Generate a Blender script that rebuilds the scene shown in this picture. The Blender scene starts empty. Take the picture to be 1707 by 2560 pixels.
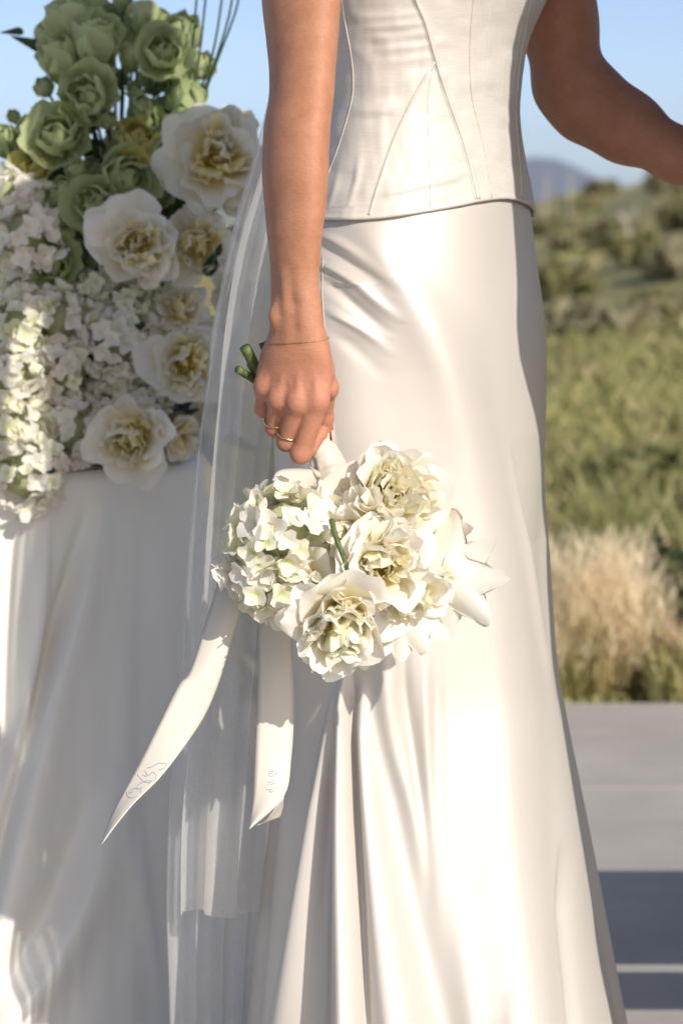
import bpy, math, random
import numpy as np
from mathutils import Vector, Matrix
from mathutils.bvhtree import BVHTree

random.seed(7)
RNG = np.random.default_rng(11)
R = math.radians
sc = bpy.context.scene
col = sc.collection

# ------------------------------------------------------------------ camera
CAM_H = 1.07
FPX = 85.0 / 36.0 * 2560.0            # focal length in photo pixels
TILT = math.atan(790.0 / FPX)
cam_d = bpy.data.cameras.new('camera')
cam_d.sensor_fit = 'VERTICAL'
cam_d.sensor_height = 36.0
cam_d.sensor_width = 24.0
cam_d.lens = 85.0
cam_d.clip_start = 0.05
cam_d.clip_end = 60000.0
cam_d.dof.use_dof = True
cam_d.dof.focus_distance = 2.14
cam_d.dof.aperture_fstop = 6.8
cam = bpy.data.objects.new('camera', cam_d)
cam.location = (0, 0, CAM_H)
cam.rotation_euler = (math.pi / 2 - TILT, 0, 0)
col.objects.link(cam)
sc.camera = cam

# ------------------------------------------------------------------ sky and sun
SUN_AZ = R(34)       # to the right of the camera's back
SUN_EL = R(31)
SUN = Vector((math.sin(SUN_AZ) * math.cos(SUN_EL), -math.cos(SUN_AZ) * math.cos(SUN_EL), math.sin(SUN_EL)))
w = bpy.data.worlds.new('World')
sc.world = w
w.use_nodes = True
nt = w.node_tree
nt.nodes.clear()
sky = nt.nodes.new('ShaderNodeTexSky')
sky.sky_type = 'NISHITA'
sky.sun_disc = False
sky.sun_elevation = SUN_EL
sky.sun_rotation = math.atan2(SUN.x, SUN.y)
sky.altitude = 1700
sky.air_density = 0.45
sky.dust_density = 3.2
sky.ozone_density = 0.0
bg = nt.nodes.new('ShaderNodeBackground')
bg.inputs['Strength'].default_value = 0.114
wo = nt.nodes.new('ShaderNodeOutputWorld')
wb = nt.nodes.new('ShaderNodeMix'); wb.data_type = 'RGBA'; wb.blend_type = 'MULTIPLY'   # the photograph's white balance
wb.inputs[0].default_value = 1.0
wb.inputs[7].default_value = (1.02, 1.0, 0.97, 1)
nt.links.new(sky.outputs[0], wb.inputs[6])
nt.links.new(wb.outputs[2], bg.inputs[0])
nt.links.new(bg.outputs[0], wo.inputs[0])
sun_d = bpy.data.lights.new('sun', 'SUN')
sun_d.energy = 2.85
sun_d.angle = R(0.55)
sun_d.color = (1.0, 0.94, 0.85)
sun = bpy.data.objects.new('sun', sun_d)
sun.rotation_euler = SUN.to_track_quat('Z', 'Y').to_euler()
col.objects.link(sun)

sc.view_settings.view_transform = 'Standard'
sc.view_settings.look = 'None'
sc.view_settings.gamma = 1.0
sc.view_settings.use_curve_mapping = False
sc.view_settings.exposure = 0.64
sc.render.engine = 'CYCLES'
sc.cycles.max_bounces = 8
sc.cycles.diffuse_bounces = 5
sc.cycles.use_adaptive_sampling = True
sc.cycles.adaptive_threshold = 0.02
sc.cycles.glossy_bounces = 4
sc.cycles.transmission_bounces = 6
sc.cycles.transparent_max_bounces = 18
sc.cycles.volume_bounces = 0
sc.cycles.caustics_reflective = False
sc.cycles.caustics_refractive = False

# ------------------------------------------------------------------ helpers
SA, CA = math.sin(TILT), math.cos(TILT)

def at(px, py, Y):
    """point of the place that lies Y metres ahead of the lens on the line of sight of a photo pixel (used to measure sizes)"""
    dx = (px - 853.5) / FPX
    dy = (1280.0 - py) / FPX
    d = Vector((dx, CA + dy * SA, -SA + dy * CA))
    t = Y / d.y
    return Vector((d.x * t, Y, CAM_H + d.z * t))

def zof(py, Y):
    return at(853.5, py, Y).z

def project(P):
    """numpy (n,3) -> photo pixels"""
    P = np.asarray(P)
    z = P[:, 2] - CAM_H
    f = P[:, 1] * CA - z * SA
    u = P[:, 1] * SA + z * CA
    return 853.5 + FPX * P[:, 0] / f, 1280.0 - FPX * u / f

def interp(x, xs, ys):
    return np.interp(x, xs, ys)

def smooth_interp(x, xs, ys):
    """monotone-ish cubic through the points (numpy Hermite with Catmull slopes)"""
    xs = np.asarray(xs, float); ys = np.asarray(ys, float)
    m = np.gradient(ys, xs)
    x = np.clip(np.asarray(x, float), xs[0], xs[-1])
    i = np.clip(np.searchsorted(xs, x) - 1, 0, len(xs) - 2)
    h = xs[i + 1] - xs[i]
    t = (x - xs[i]) / h
    t2, t3 = t * t, t * t * t
    return ((2 * t3 - 3 * t2 + 1) * ys[i] + (t3 - 2 * t2 + t) * h * m[i] +
            (-2 * t3 + 3 * t2) * ys[i + 1] + (t3 - t2) * h * m[i + 1])

def build_mesh(name, V, quads=None, tris=None, smooth=True, mats=(), uv=None, colr=None):
    """fast mesh from arrays; uv per vertex (n,2); colr per vertex (n,4)"""
    V = np.ascontiguousarray(V, dtype=np.float32)
    me = bpy.data.meshes.new(name)
    q = np.zeros((0, 4), np.int32) if quads is None else np.asarray(quads, np.int32).reshape(-1, 4)
    t = np.zeros((0, 3), np.int32) if tris is None else np.asarray(tris, np.int32).reshape(-1, 3)
    nl = q.size + t.size
    me.vertices.add(len(V)); me.vertices.foreach_set('co', V.ravel())
    me.loops.add(nl)
    li = np.concatenate([q.ravel(), t.ravel()]).astype(np.int32)
    me.loops.foreach_set('vertex_index', li)
    me.polygons.add(len(q) + len(t))
    ls = np.concatenate([np.arange(len(q)) * 4, q.size + np.arange(len(t)) * 3]).astype(np.int32)
    me.polygons.foreach_set('loop_start', ls)
    me.polygons.foreach_set('use_smooth', np.full(len(q) + len(t), bool(smooth)))
    if uv is not None:
        l = me.uv_layers.new(name='UVMap')
        l.data.foreach_set('uv', np.asarray(uv, np.float32)[li].ravel())
    if colr is not None:
        a = me.color_attributes.new(name='tint', type='FLOAT_COLOR', domain='POINT')
        a.data.foreach_set('color', np.asarray(colr, np.float32).ravel())
    for m in mats:
        me.materials.append(m)
    me.update(calc_edges=True)
    me.validate()
    return me

def grid_quads(nu, nv, wrap=False, off=0):
    """index quads of a (nv+1) x (nu+1) grid stored row by row; wrap joins the columns"""
    c = nu if wrap else nu + 1
    i, j = np.meshgrid(np.arange(nu), np.arange(nv))
    a = j * c + i
    b = j * c + (i + 1) % c
    return (np.stack([a, b, b + c, a + c], -1).reshape(-1, 4) + off).astype(np.int32)

class Acc:
    """collects several shapes into one mesh"""
    def __init__(s): s.V = []; s.Q = []; s.T = []; s.UV = []; s.n = 0; s.C = []
    def add(s, V, Q=None, T=None, uv=None, colr=None):
        V = np.asarray(V, float).reshape(-1, 3)
        s.V.append(V)
        if Q is not None and len(Q): s.Q.append(np.asarray(Q, np.int32).reshape(-1, 4) + s.n)
        if T is not None and len(T): s.T.append(np.asarray(T, np.int32).reshape(-1, 3) + s.n)
        s.UV.append(np.zeros((len(V), 2)) if uv is None else np.asarray(uv))
        s.C.append(np.ones((len(V), 4)) if colr is None else np.broadcast_to(np.asarray(colr, float), (len(V), 4)))
        s.n += len(V)
    def mesh(s, name, mats=(), smooth=True, colr=False):
        return build_mesh(name, np.concatenate(s.V), np.concatenate(s.Q) if s.Q else None,
                          np.concatenate(s.T) if s.T else None, smooth, mats, np.concatenate(s.UV),
                          np.concatenate(s.C) if colr else None)
    def tube(s, pts, rad, n=8, cap=True, colr=None):
        pts = np.asarray([tuple(p) for p in pts], float)
        rad = np.broadcast_to(np.asarray(rad, float), (len(pts),))
        tan = np.gradient(pts, axis=0)
        tan /= np.linalg.norm(tan, axis=1)[:, None] + 1e-12
        ref = np.array([0.0, 1.0, 0.0]) if abs(tan[0][1]) < 0.9 else np.array([1.0, 0, 0])
        nrm = np.cross(tan[0], ref); nrm /= np.linalg.norm(nrm)
        rings = []
        for k in range(len(pts)):
            nrm = nrm - tan[k] * np.dot(nrm, tan[k]); nrm /= np.linalg.norm(nrm) + 1e-12
            bi = np.cross(tan[k], nrm)
            a = np.arange(n) * 2 * math.pi / n
            rings.append(pts[k] + rad[k] * (np.cos(a)[:, None] * nrm + np.sin(a)[:, None] * bi))
        V = np.concatenate(rings)
        Q = grid_quads(n, len(pts) - 1, wrap=True)
        T = []
        uv = np.stack([np.tile(np.arange(n) / n, len(pts)), np.repeat(np.linspace(0, 1, len(pts)), n)], -1)
        if cap:
            V = np.concatenate([V, pts[:1], pts[-1:]]); a0 = len(V) - 2
            uv = np.concatenate([uv, [[0.5, 0], [0.5, 1]]])
            b = (len(pts) - 1) * n
            for k in range(n):
                T.append((a0, (k + 1) % n, k)); T.append((a0 + 1, b + k, b + (k + 1) % n))
        s.add(V, Q, T, uv, colr)
    def box(s, c, d, rot=None):
        x, y, z = [v / 2 for v in d]
        V = np.array([(-x, -y, -z), (x, -y, -z), (x, y, -z), (-x, y, -z), (-x, -y, z), (x, -y, z), (x, y, z), (-x, y, z)])
        if rot is not None: V = V @ np.array(rot.to_3x3()).T
        s.add(V + np.array(c), [(0, 3, 2, 1), (4, 5, 6, 7), (0, 1, 5, 4), (1, 2, 6, 5), (2, 3, 7, 6), (3, 0, 4, 7)])

def spline(pts, n=24):
    """Catmull-Rom through points -> n+1 Vectors"""
    P = np.asarray([tuple(p) for p in pts], float)
    t = np.arange(len(P), dtype=float)
    q = np.linspace(0, len(P) - 1, n + 1)
    return np.stack([smooth_interp(q, t, P[:, k]) for k in range(P.shape[1])], -1)

ORIGIN = {}

def empty(name, loc, label, cat, group=None):
    o = bpy.data.objects.new(name, None)
    o.empty_display_size = 0.05
    o.location = loc
    col.objects.link(o)
    o['label'] = label; o['category'] = cat
    if group: o['group'] = group
    ORIGIN[o] = Vector(loc)
    return o

def obj(name, me, parent=None, world=True, M=None):
    """one mesh object. world=True: mesh holds world coordinates and hangs under an empty"""
    o = bpy.data.objects.new(name, me)
    col.objects.link(o)
    if parent is not None:
        o.parent = parent
        base = ORIGIN.get(parent, Vector((0, 0, 0)))
        if M is not None:
            o.matrix_basis = (Matrix.Translation(-base) @ M) if world else M
        elif world:
            o.matrix_basis = Matrix.Translation(-base)
    elif M is not None:
        o.matrix_basis = M
    return o

def tag(o, label=None, cat=None, group=None, kind=None):
    if label: o['label'] = label
    if cat: o['category'] = cat
    if group: o['group'] = group
    if kind: o['kind'] = kind
    return o

def smoothstep(a, b, x):
    t = np.clip((x - a) / (b - a), 0, 1)
    return t * t * (3 - 2 * t)

# cheap smooth value noise for shapes
_ng = np.random.default_rng(5).random((64, 64))
def vnoise(x, y):
    x = np.asarray(x, float); y = np.asarray(y, float)
    xi = np.floor(x).astype(int); yi = np.floor(y).astype(int)
    fx = x - xi; fy = y - yi
    fx = fx * fx * (3 - 2 * fx); fy = fy * fy * (3 - 2 * fy)
    g = lambda a, b: _ng[a % 64, b % 64]
    return ((g(xi, yi) * (1 - fx) + g(xi + 1, yi) * fx) * (1 - fy) + (g(xi, yi + 1) * (1 - fx) + g(xi + 1, yi + 1) * fx) * fy) - 0.5

# ------------------------------------------------------------------ materials
class NT:
    def __init__(s, name):
        s.m = bpy.data.materials.new(name); s.m.use_nodes = True
        s.t = s.m.node_tree; s.t.nodes.clear()
        s.out = s.t.nodes.new('ShaderNodeOutputMaterial')
    def n(s, typ, **kw):
        x = s.t.nodes.new(typ)
        for k, v in kw.items():
            if k.startswith('_'): setattr(x, k[1:], v)
        return x
    def l(s, a, b): s.t.links.new(a, b)
    def principled(s, base=None, rough=0.5, **kw):
        p = s.t.nodes.new('ShaderNodeBsdfPrincipled')
        if base is not None: p.inputs['Base Color'].default_value = (*base, 1)
        p.inputs['Roughness'].default_value = rough
        for k, v in kw.items(): p.inputs[k].default_value = v
        return p
    def noise(s, scale, detail=3, rough=0.55, coord='Object', vec=None, stretch=None):
        if vec is None:
            tc = s.t.nodes.new('ShaderNodeTexCoord'); vec = tc.outputs[coord]
        if stretch is not None:
            mp = s.t.nodes.new('ShaderNodeMapping'); mp.inputs['Scale'].default_value = stretch
            s.l(vec, mp.inputs['Vector']); vec = mp.outputs[0]
        nz = s.t.nodes.new('ShaderNodeTexNoise')
        nz.inputs['Scale'].default_value = scale; nz.inputs['Detail'].default_value = detail
        nz.inputs['Roughness'].default_value = rough
        s.l(vec, nz.inputs['Vector'])
        return nz.outputs[0]
    def ramp(s, fac, stops):
        r = s.t.nodes.new('ShaderNodeValToRGB')
        e = r.color_ramp.elements
        while len(e) < len(stops): e.new(0.5)
        for k, (p, c) in enumerate(stops):
            e[k].position = p; e[k].color = (*c, 1) if len(c) == 3 else c
        s.l(fac, r.inputs[0])
        return r.outputs[0]
    def mix(s, fac, a, b, mode='MIX'):
        x = s.t.nodes.new('ShaderNodeMix'); x.data_type = 'RGBA'; x.blend_type = mode
        for sock, v in ((x.inputs[0], fac), (x.inputs[6], a), (x.inputs[7], b)):
            if hasattr(v, 'is_output'): s.l(v, sock)
            elif isinstance(v, (int, float)): sock.default_value = v
            else: sock.default_value = (*v, 1)
        return x.outputs[2]
    def math(s, op, a, b=None):
        x = s.t.nodes.new('ShaderNodeMath'); x.operation = op
        for sock, v in ((x.inputs[0], a), (x.inputs[1], b)):
            if v is None: continue
            if hasattr(v, 'is_output'): s.l(v, sock)
            else: sock.default_value = v
        return x.outputs[0]
    def bump(s, height, strength=0.3, dist=0.001):
        b = s.t.nodes.new('ShaderNodeBump')
        b.inputs['Strength'].default_value = strength; b.inputs['Distance'].default_value = dist
        s.l(height, b.inputs['Height'])
        return b.outputs[0]
    def done(s, shader):
        s.l(shader, s.out.inputs['Surface']); return s.m

def mat_plain(name, base, rough=0.6, var=0.15, scale=40.0, bump=0.0, bd=0.001, **kw):
    t = NT(name)
    p = t.principled(base, rough, **kw)
    nz = t.noise(scale, 4)
    dark = tuple(c * (1 - var) for c in base); lite = tuple(min(1, c * (1 + var)) for c in base)
    t.l(t.ramp(nz, [(0.3, dark), (0.7, lite)]), p.inputs['Base Color'])
    if bump: t.l(t.bump(nz, bump, bd), p.inputs['Normal'])
    return t.done(p.outputs[0])

def mat_skin():
    t = NT('skin')
    p = t.principled((0.5, 0.27, 0.17), 0.50)
    at_ = t.n('ShaderNodeAttribute'); at_.attribute_name = 'tint'
    n1 = t.noise(34, 5, 0.65)
    n2 = t.noise(300, 4, 0.7)
    base = t.ramp(n1, [(0.3, (0.43, 0.195, 0.102)), (0.7, (0.60, 0.305, 0.178))])
    base = t.mix(at_.outputs['Fac'], base, (0.61, 0.262, 0.185))
    n5 = t.noise(110, 4, 0.7)
    base = t.mix(t.math('MULTIPLY', n5, 0.38), base, (0.60, 0.255, 0.17))
    base = t.mix(t.math('MULTIPLY', n2, 0.48), base, (0.26, 0.11, 0.055))
    t.l(base, p.inputs['Base Color'])
    p.inputs['Subsurface Weight'].default_value = 0.12
    p.inputs['Subsurface Radius'].default_value = (1.0, 0.35, 0.2)
    p.inputs['Subsurface Scale'].default_value = 0.004
    p.inputs['Specular IOR Level'].default_value = 0.30
    n3 = t.noise(900, 3, 0.7, stretch=(1, 1, 0.45))
    n4 = t.noise(240, 4, 0.7, stretch=(0.6, 1, 2.2))
    t.l(t.bump(t.math('ADD', t.math('MULTIPLY', n3, 0.5), n4), 0.5, 0.0010), p.inputs['Normal'])
    return t.done(p.outputs[0])

def mat_satin(name, base, rough=0.34, weave=0.12, sheen=0.25, spec=0.55, yel=(0.72, 0.66, 0.56), metal=0.0):
    t = NT(name)
    p = t.principled(base, rough)
    n1 = t.noise(3.0, 3)
    c = t.mix(t.math('MULTIPLY', n1, 0.35), base, yel)
    t.l(c, p.inputs['Base Color'])
    p.inputs['Specular IOR Level'].default_value = spec
    p.inputs['Sheen Weight'].default_value = sheen
    p.inputs['Sheen Roughness'].default_value = 0.4
    p.inputs['Metallic'].default_value = metal
    n2 = t.noise(900, 2, 0.6, stretch=(1.0, 1.0, 0.35))
    n3 = t.noise(16, 3, 0.5, stretch=(1.0, 1.0, 0.3))
    h = t.math('ADD', t.math('MULTIPLY', n2, 0.12), t.math('MULTIPLY', n3, 0.15))
    t.l(t.bump(h, weave, 0.004), p.inputs['Normal'])
    return t.done(p.outputs[0])

def mat_silk_weave():
    t = NT('corset_silk')
    p = t.principled((0.72, 0.67, 0.60), 0.48, Metallic=0.05)
    a = t.noise(260, 3, 0.7, stretch=(0.25, 0.25, 3.0))
    b = t.noise(300, 2, 0.7, stretch=(3.0, 3.0, 0.2))
    c = t.ramp(a, [(0.3, (0.62, 0.575, 0.515)), (0.7, (0.69, 0.645, 0.585))])
    t.l(c, p.inputs['Base Color'])
    p.inputs['Specular IOR Level'].default_value = 0.5
    p.inputs['Sheen Weight'].default_value = 0.05
    t.l(t.bump(t.math('ADD', a, t.math('MULTIPLY', b, 0.5)), 0.14, 0.0008), p.inputs['Normal'])
    return t.done(p.outputs[0])

def mat_tulle():
    t = NT('tulle')
    d = t.n('ShaderNodeBsdfDiffuse'); d.inputs[0].default_value = (0.88, 0.87, 0.85, 1)
    tl = t.n('ShaderNodeBsdfTranslucent'); tl.inputs[0].default_value = (0.86, 0.85, 0.83, 1)
    mx = t.n('ShaderNodeMixShader'); mx.inputs[0].default_value = 0.45
    t.l(d.outputs[0], mx.inputs[1]); t.l(tl.outputs[0], mx.inputs[2])
    tr = t.n('ShaderNodeBsdfTransparent')
    net = t.noise(700, 3, 0.8)
    cl = t.noise(25, 3, 0.6)
    f = t.math('ADD', t.math('MULTIPLY', net, 0.30), t.math('MULTIPLY', cl, 0.14))
    m2 = t.n('ShaderNodeMixShader')
    t.l(t.math('ADD', f, 0.38), m2.inputs[0])
    t.l(tr.outputs[0], m2.inputs[1]); t.l(mx.outputs[0], m2.inputs[2])
    return t.done(m2.outputs[0])

def mat_petal(name, tip, base, pos=(0.05, 0.55), transl=0.35, rough=0.55, vary=0.10, vein=0.10):
    """thin petal: colour runs from its base to its tip, light passes through"""
    t = NT(name)
    uvn = t.n('ShaderNodeUVMap')
    sp = t.n('ShaderNodeSeparateXYZ'); t.l(uvn.outputs[0], sp.inputs[0])
    nz = t.noise(60, 3)
    v = t.math('ADD', sp.outputs[1], t.math('MULTIPLY', t.math('SUBTRACT', nz, 0.5), 0.25))
    c = t.ramp(v, [(pos[0], base), (pos[1], tip)])
    oi = t.n('ShaderNodeObjectInfo')
    dk = tuple(x * (1 - vary) for x in tip)
    c = t.mix(t.math('MULTIPLY', oi.outputs['Random'], vary * 1.5), c, tuple(x * 0.72 for x in tip))
    p = t.principled(tip, rough); p.inputs['Specular IOR Level'].default_value = 0.25
    p.inputs['Sheen Weight'].default_value = 0.1
    t.l(c, p.inputs['Base Color'])
    vn = t.noise(9, 3, 0.6, vec=uvn.outputs[0], stretch=(4, 0.5, 1))
    t.l(t.bump(vn, vein, 0.002), p.inputs['Normal'])
    tr = t.n('ShaderNodeBsdfTranslucent'); t.l(c, tr.inputs[0])
    mx = t.n('ShaderNodeMixShader'); mx.inputs[0].default_value = transl
    t.l(p.outputs[0], mx.inputs[1]); t.l(tr.outputs[0], mx.inputs[2])
    return t.done(mx.outputs[0])

M = {}
M['skin'] = mat_skin()
M['satin'] = mat_satin('skirt_satin', (0.65, 0.605, 0.55), rough=0.44, sheen=0.03, spec=0.6, yel=(0.66, 0.60, 0.53), metal=0.24, weave=0.05)
M['cloth'] = mat_satin('table_satin', (0.88, 0.845, 0.765), rough=0.52, sheen=0.03, spec=0.4, yel=(0.78, 0.75, 0.64), metal=0.05)
M['ribbon'] = mat_satin('ribbon_satin', (0.64, 0.585, 0.505), rough=0.5, weave=0.05, sheen=0.03)
M['silk'] = mat_silk_weave()
M['tulle'] = mat_tulle()
M['seam'] = mat_plain('seam_piping', (0.64, 0.58, 0.50), 0.55, 0.1, 200)
M['thread'] = mat_plain('stitch_thread', (0.78, 0.76, 0.73), 0.5, 0.05, 200)
M['blue_thread'] = mat_plain('blue_thread', (0.36, 0.45, 0.52), 0.5, 0.2, 900)
M['gold'] = mat_plain('gold', (0.85, 0.60, 0.26), 0.22, 0.05, 60, Metallic=1.0)
M['nail'] = mat_plain('fingernail', (0.72, 0.50, 0.43), 0.22, 0.03, 60)
M['hair'] = mat_plain('brown_hair', (0.075, 0.04, 0.022), 0.45, 0.4, 60, 0.6, 0.003)
M['peony'] = mat_petal('peony_petal', (0.98, 0.945, 0.85), (0.98, 0.80, 0.26), (0.16, 0.72), transl=0.34)
M['peony_pale'] = mat_petal('peony_pale_petal', (0.99, 0.955, 0.87), (0.99, 0.86, 0.40), (0.12, 0.80), transl=0.34)
M['peony_cream'] = mat_petal('peony_cream_petal', (0.99, 0.95, 0.74), (0.99, 0.88, 0.42), (0.10, 0.85), transl=0.36)
M['peony_in'] = mat_petal('peony_heart_petal', (0.99, 0.93, 0.60), (0.99, 0.82, 0.24), (0.10, 0.90), transl=0.36)
M['tulip'] = mat_petal('white_tulip_petal', (0.95, 0.90, 0.80), (0.55, 0.58, 0.24), (0.0, 0.12), rough=0.45)
M['hydr'] = mat_petal('hydrangea_white', (0.94, 0.90, 0.81), (0.84, 0.82, 0.58), (0.0, 0.35), vary=0.12)
M['hydr_g'] = mat_petal('hydrangea_green', (0.96, 0.935, 0.76), (0.68, 0.72, 0.34), (0.0, 0.5), vary=0.15)
M['lis'] = mat_petal('green_lisianthus', (0.66, 0.72, 0.40), (0.40, 0.50, 0.17), (0.0, 0.7), vary=0.3)
M['lis_d'] = mat_petal('dark_lisianthus', (0.46, 0.54, 0.27), (0.22, 0.31, 0.10), (0.0, 0.7), vary=0.3)
M['lis_y'] = mat_petal('yellow_green_petal', (0.68, 0.64, 0.22), (0.55, 0.50, 0.10), (0.0, 0.6), vary=0.2)
M['stamen'] = mat_plain('stamen_yellow', (0.88, 0.66, 0.18), 0.6, 0.25, 300)
M['hcore'] = mat_plain('hydrangea_core', (0.36, 0.38, 0.20), 0.8, 0.5, 80)
M['stem'] = mat_plain('green_stem', (0.10, 0.135, 0.035), 0.62, 0.45, 120, 0.4, 0.001)
M['stem_d'] = mat_plain('dark_stem', (0.035, 0.07, 0.025), 0.45, 0.35, 60)
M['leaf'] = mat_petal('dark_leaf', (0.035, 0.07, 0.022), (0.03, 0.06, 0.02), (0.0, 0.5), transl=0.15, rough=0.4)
M['bowl'] = mat_plain('bronze_bowl', (0.10, 0.085, 0.055), 0.28, 0.2, 30, Metallic=0.7)
# ------------------------------------------------------------------ ground, hillside and far country
def mat_concrete():
    t = NT('patio_concrete')
    p = t.principled((0.4, 0.38, 0.36), 0.75)
    a = t.noise(1.3, 5, 0.6, stretch=(1, 0.6, 1)); b = t.noise(60, 5, 0.7); c = t.noise(9, 4, 0.6)
    base = t.ramp(a, [(0.3, (0.40, 0.372, 0.335)), (0.7, (0.62, 0.577, 0.52))])
    st = t.ramp(t.noise(2.6, 6, 0.75, stretch=(0.7, 1.6, 1)), [(0.42, (0, 0, 0)), (0.62, (1, 1, 1))])
    base = t.mix(t.math('MULTIPLY', st, 0.5), base, (0.34, 0.32, 0.295))
    base = t.mix(t.math('MULTIPLY', b, 0.38), base, (0.30, 0.285, 0.27))
    base = t.mix(t.math('MULTIPLY', c, 0.25), base, (0.56, 0.52, 0.48))
    sp = t.ramp(t.noise(110, 3, 0.6), [(0.68, (0, 0, 0)), (0.74, (1, 1, 1))])
    base = t.mix(t.math('MULTIPLY', sp, 0.45), base, (0.14, 0.13, 0.12))
    t.l(base, p.inputs['Base Color'])
    t.l(t.bump(b, 0.25, 0.002), p.inputs['Normal'])
    return t.done(p.outputs[0])

PATIO_END = 5.05
JOINTS_X = [-6.2, -3.4, -0.75, 1.9, 4.6, 7.4]
conc = mat_concrete()
# patio: cast bays with saw-cut joints between them
patio_root = bpy.data.objects.new('patio', None)
ac = Acc()
ac.box((0.6, 1.0, -0.157), (14.0, 8.08, 0.27))
patio = obj('patio', ac.mesh('patio_bed', [mat_plain('patio_bed', (0.16, 0.15, 0.14), 0.9)], smooth=False))
bpy.data.objects.remove(patio_root)
tag(patio, 'grey concrete patio under the bride and the table', kind='structure')
rows = [(-3.1, 0.35), (0.362, 4.30), (4.308, PATIO_END)]
for (y0, y1) in rows:
    for a_, b_ in zip(JOINTS_X[:-1], JOINTS_X[1:]):
        ac = Acc(); ac.box(((a_ + b_) / 2, (y0 + y1) / 2, -0.010), (b_ - a_ - 0.010, y1 - y0, 0.020))
        o = obj('slab', ac.mesh('slab', [conc], smooth=False), patio)

# terrain beyond the patio: one sheet to the horizon, a hill that climbs to the right
def terrain_z(X, Y):
    Y = np.asarray(Y, float); X = np.asarray(X, float)
    a = X / np.maximum(Y, 4.0)
    e = np.clip(-0.0035 + 0.185 * (a - 0.0805), -0.022, 0.075)        # how high the crest stands seen from the patio
    crest = 1.07 + 100.0 * e
    h = crest * (0.30 * smoothstep(9, 30, Y) + 0.70 * smoothstep(22, 100, Y))
    fall = -34 * smoothstep(112, 700, Y)
    n = 0.10 * vnoise(X * 0.35 + 7, Y * 0.25) * smoothstep(6, 20, Y) + 0.30 * vnoise(X * 0.10, Y * 0.06 + 3) * smoothstep(15, 60, Y)
    return -0.02 + h + fall + n

def mat_hill():
    t = NT('meadow_ground')
    p = t.principled((0.2, 0.18, 0.08), 0.9)
    a = t.noise(0.30, 5, 0.6, stretch=(1, 0.45, 1)); b = t.noise(1.4, 5, 0.7)
    base = t.ramp(a, [(0.28, (0.17, 0.18, 0.07)), (0.45, (0.26, 0.245, 0.10)), (0.6, (0.34, 0.295, 0.14)), (0.78, (0.42, 0.33, 0.20))])
    base = t.mix(t.math('MULTIPLY', b, 0.55), base, (0.17, 0.17, 0.06))
    t.l(base, p.inputs['Base Color'])
    return t.done(p.outputs[0])

ys = np.concatenate([[-60, -20, -6], np.linspace(PATIO_END + 0.02, 20, 40), np.geomspace(20.5, 6800, 110)])
xs_n = np.concatenate([-np.geomspace(15, 0.5, 26), np.linspace(-0.4, 0.4, 5), np.geomspace(0.5, 15, 40)])
GX = xs_n[None, :] * np.maximum(1.0, (ys[:, None] + 8) / 18.0)
GY = np.repeat(ys[:, None], len(xs_n), 1)
GZ = terrain_z(GX, GY)
inp = (GY < PATIO_END + 0.03) & (GY > -4)
GZ = np.where((GY < PATIO_END + 0.01), -0.30, GZ)
GZ = np.where(np.abs(GY - (PATIO_END + 0.02)) < 0.005, -0.10, GZ)
me = build_mesh('ground', np.stack([GX, GY, GZ], -1).reshape(-1, 3), grid_quads(len(xs_n) - 1, len(ys) - 1), mats=[mat_hill()])
tag(obj('ground', me), 'meadow and hillside rising to the right behind the bride', kind='structure')

# far blue mountain
def mountain(name, Y, x0, x1, prof, mat, n=140):
    xs = np.linspace(x0, x1, n)
    top = np.interp(xs, [p[0] for p in prof], [p[1] for p in prof]) + 10 * vnoise(xs * 0.012, 3.0 + 0 * xs) + 5 * vnoise(xs * 0.05, 9.0 + 0 * xs)
    V = []
    for k, (fy, fz) in enumerate([(-0.10, -0.3), (-0.055, 0.25), (-0.025, 0.68), (0, 1.0), (0.05, 0.5), (0.12, -0.3)]):
        V.append(np.stack([xs, np.full(n, Y * (1 + fy)) + 120 * vnoise(xs * 0.01, k + 0 * xs), -40 + (top + 40) * fz + (0 if k in (0, 3, 5) else 1) * 26 * vnoise(xs * 0.02, k * 3.1 + 0 * xs)], -1))
    return build_mesh(name, np.concatenate(V), grid_quads(n - 1, 5), mats=[mat])

mm = mat_plain('mountain_rock', (0.085, 0.085, 0.12), 0.95, 0.25, 0.004)
ym = 6000.0
pm = [(-3500, 10), (-600, 20), (-200, 30), (170, 70), (370, 90), (500, 93), (575, 75), (640, 42), (735, 17), (1000, 6), (3500, 3)]
tag(obj('mountain', mountain('mountain', ym, -3500, 3500, pm, mm)), 'far blue mountain ridge on the horizon', kind='structure')

# ---- meadow grass: uncountable blades, one object
def mat_grass():
    t = NT('meadow_grass')
    a = t.n('ShaderNodeAttribute'); a.attribute_name = 'tint'
    p = t.principled((0.1, 0.12, 0.04), 0.7)
    t.l(a.outputs['Color'], p.inputs['Base Color'])
    tr = t.n('ShaderNodeBsdfTranslucent'); t.l(a.outputs['Color'], tr.inputs[0])
    mx = t.n('ShaderNodeMixShader'); mx.inputs[0].default_value = 0.3
    t.l(p.outputs[0], mx.inputs[1]); t.l(tr.outputs[0], mx.inputs[2])
    return t.done(mx.outputs[0])
M['grass'] = mat_grass()

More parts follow.
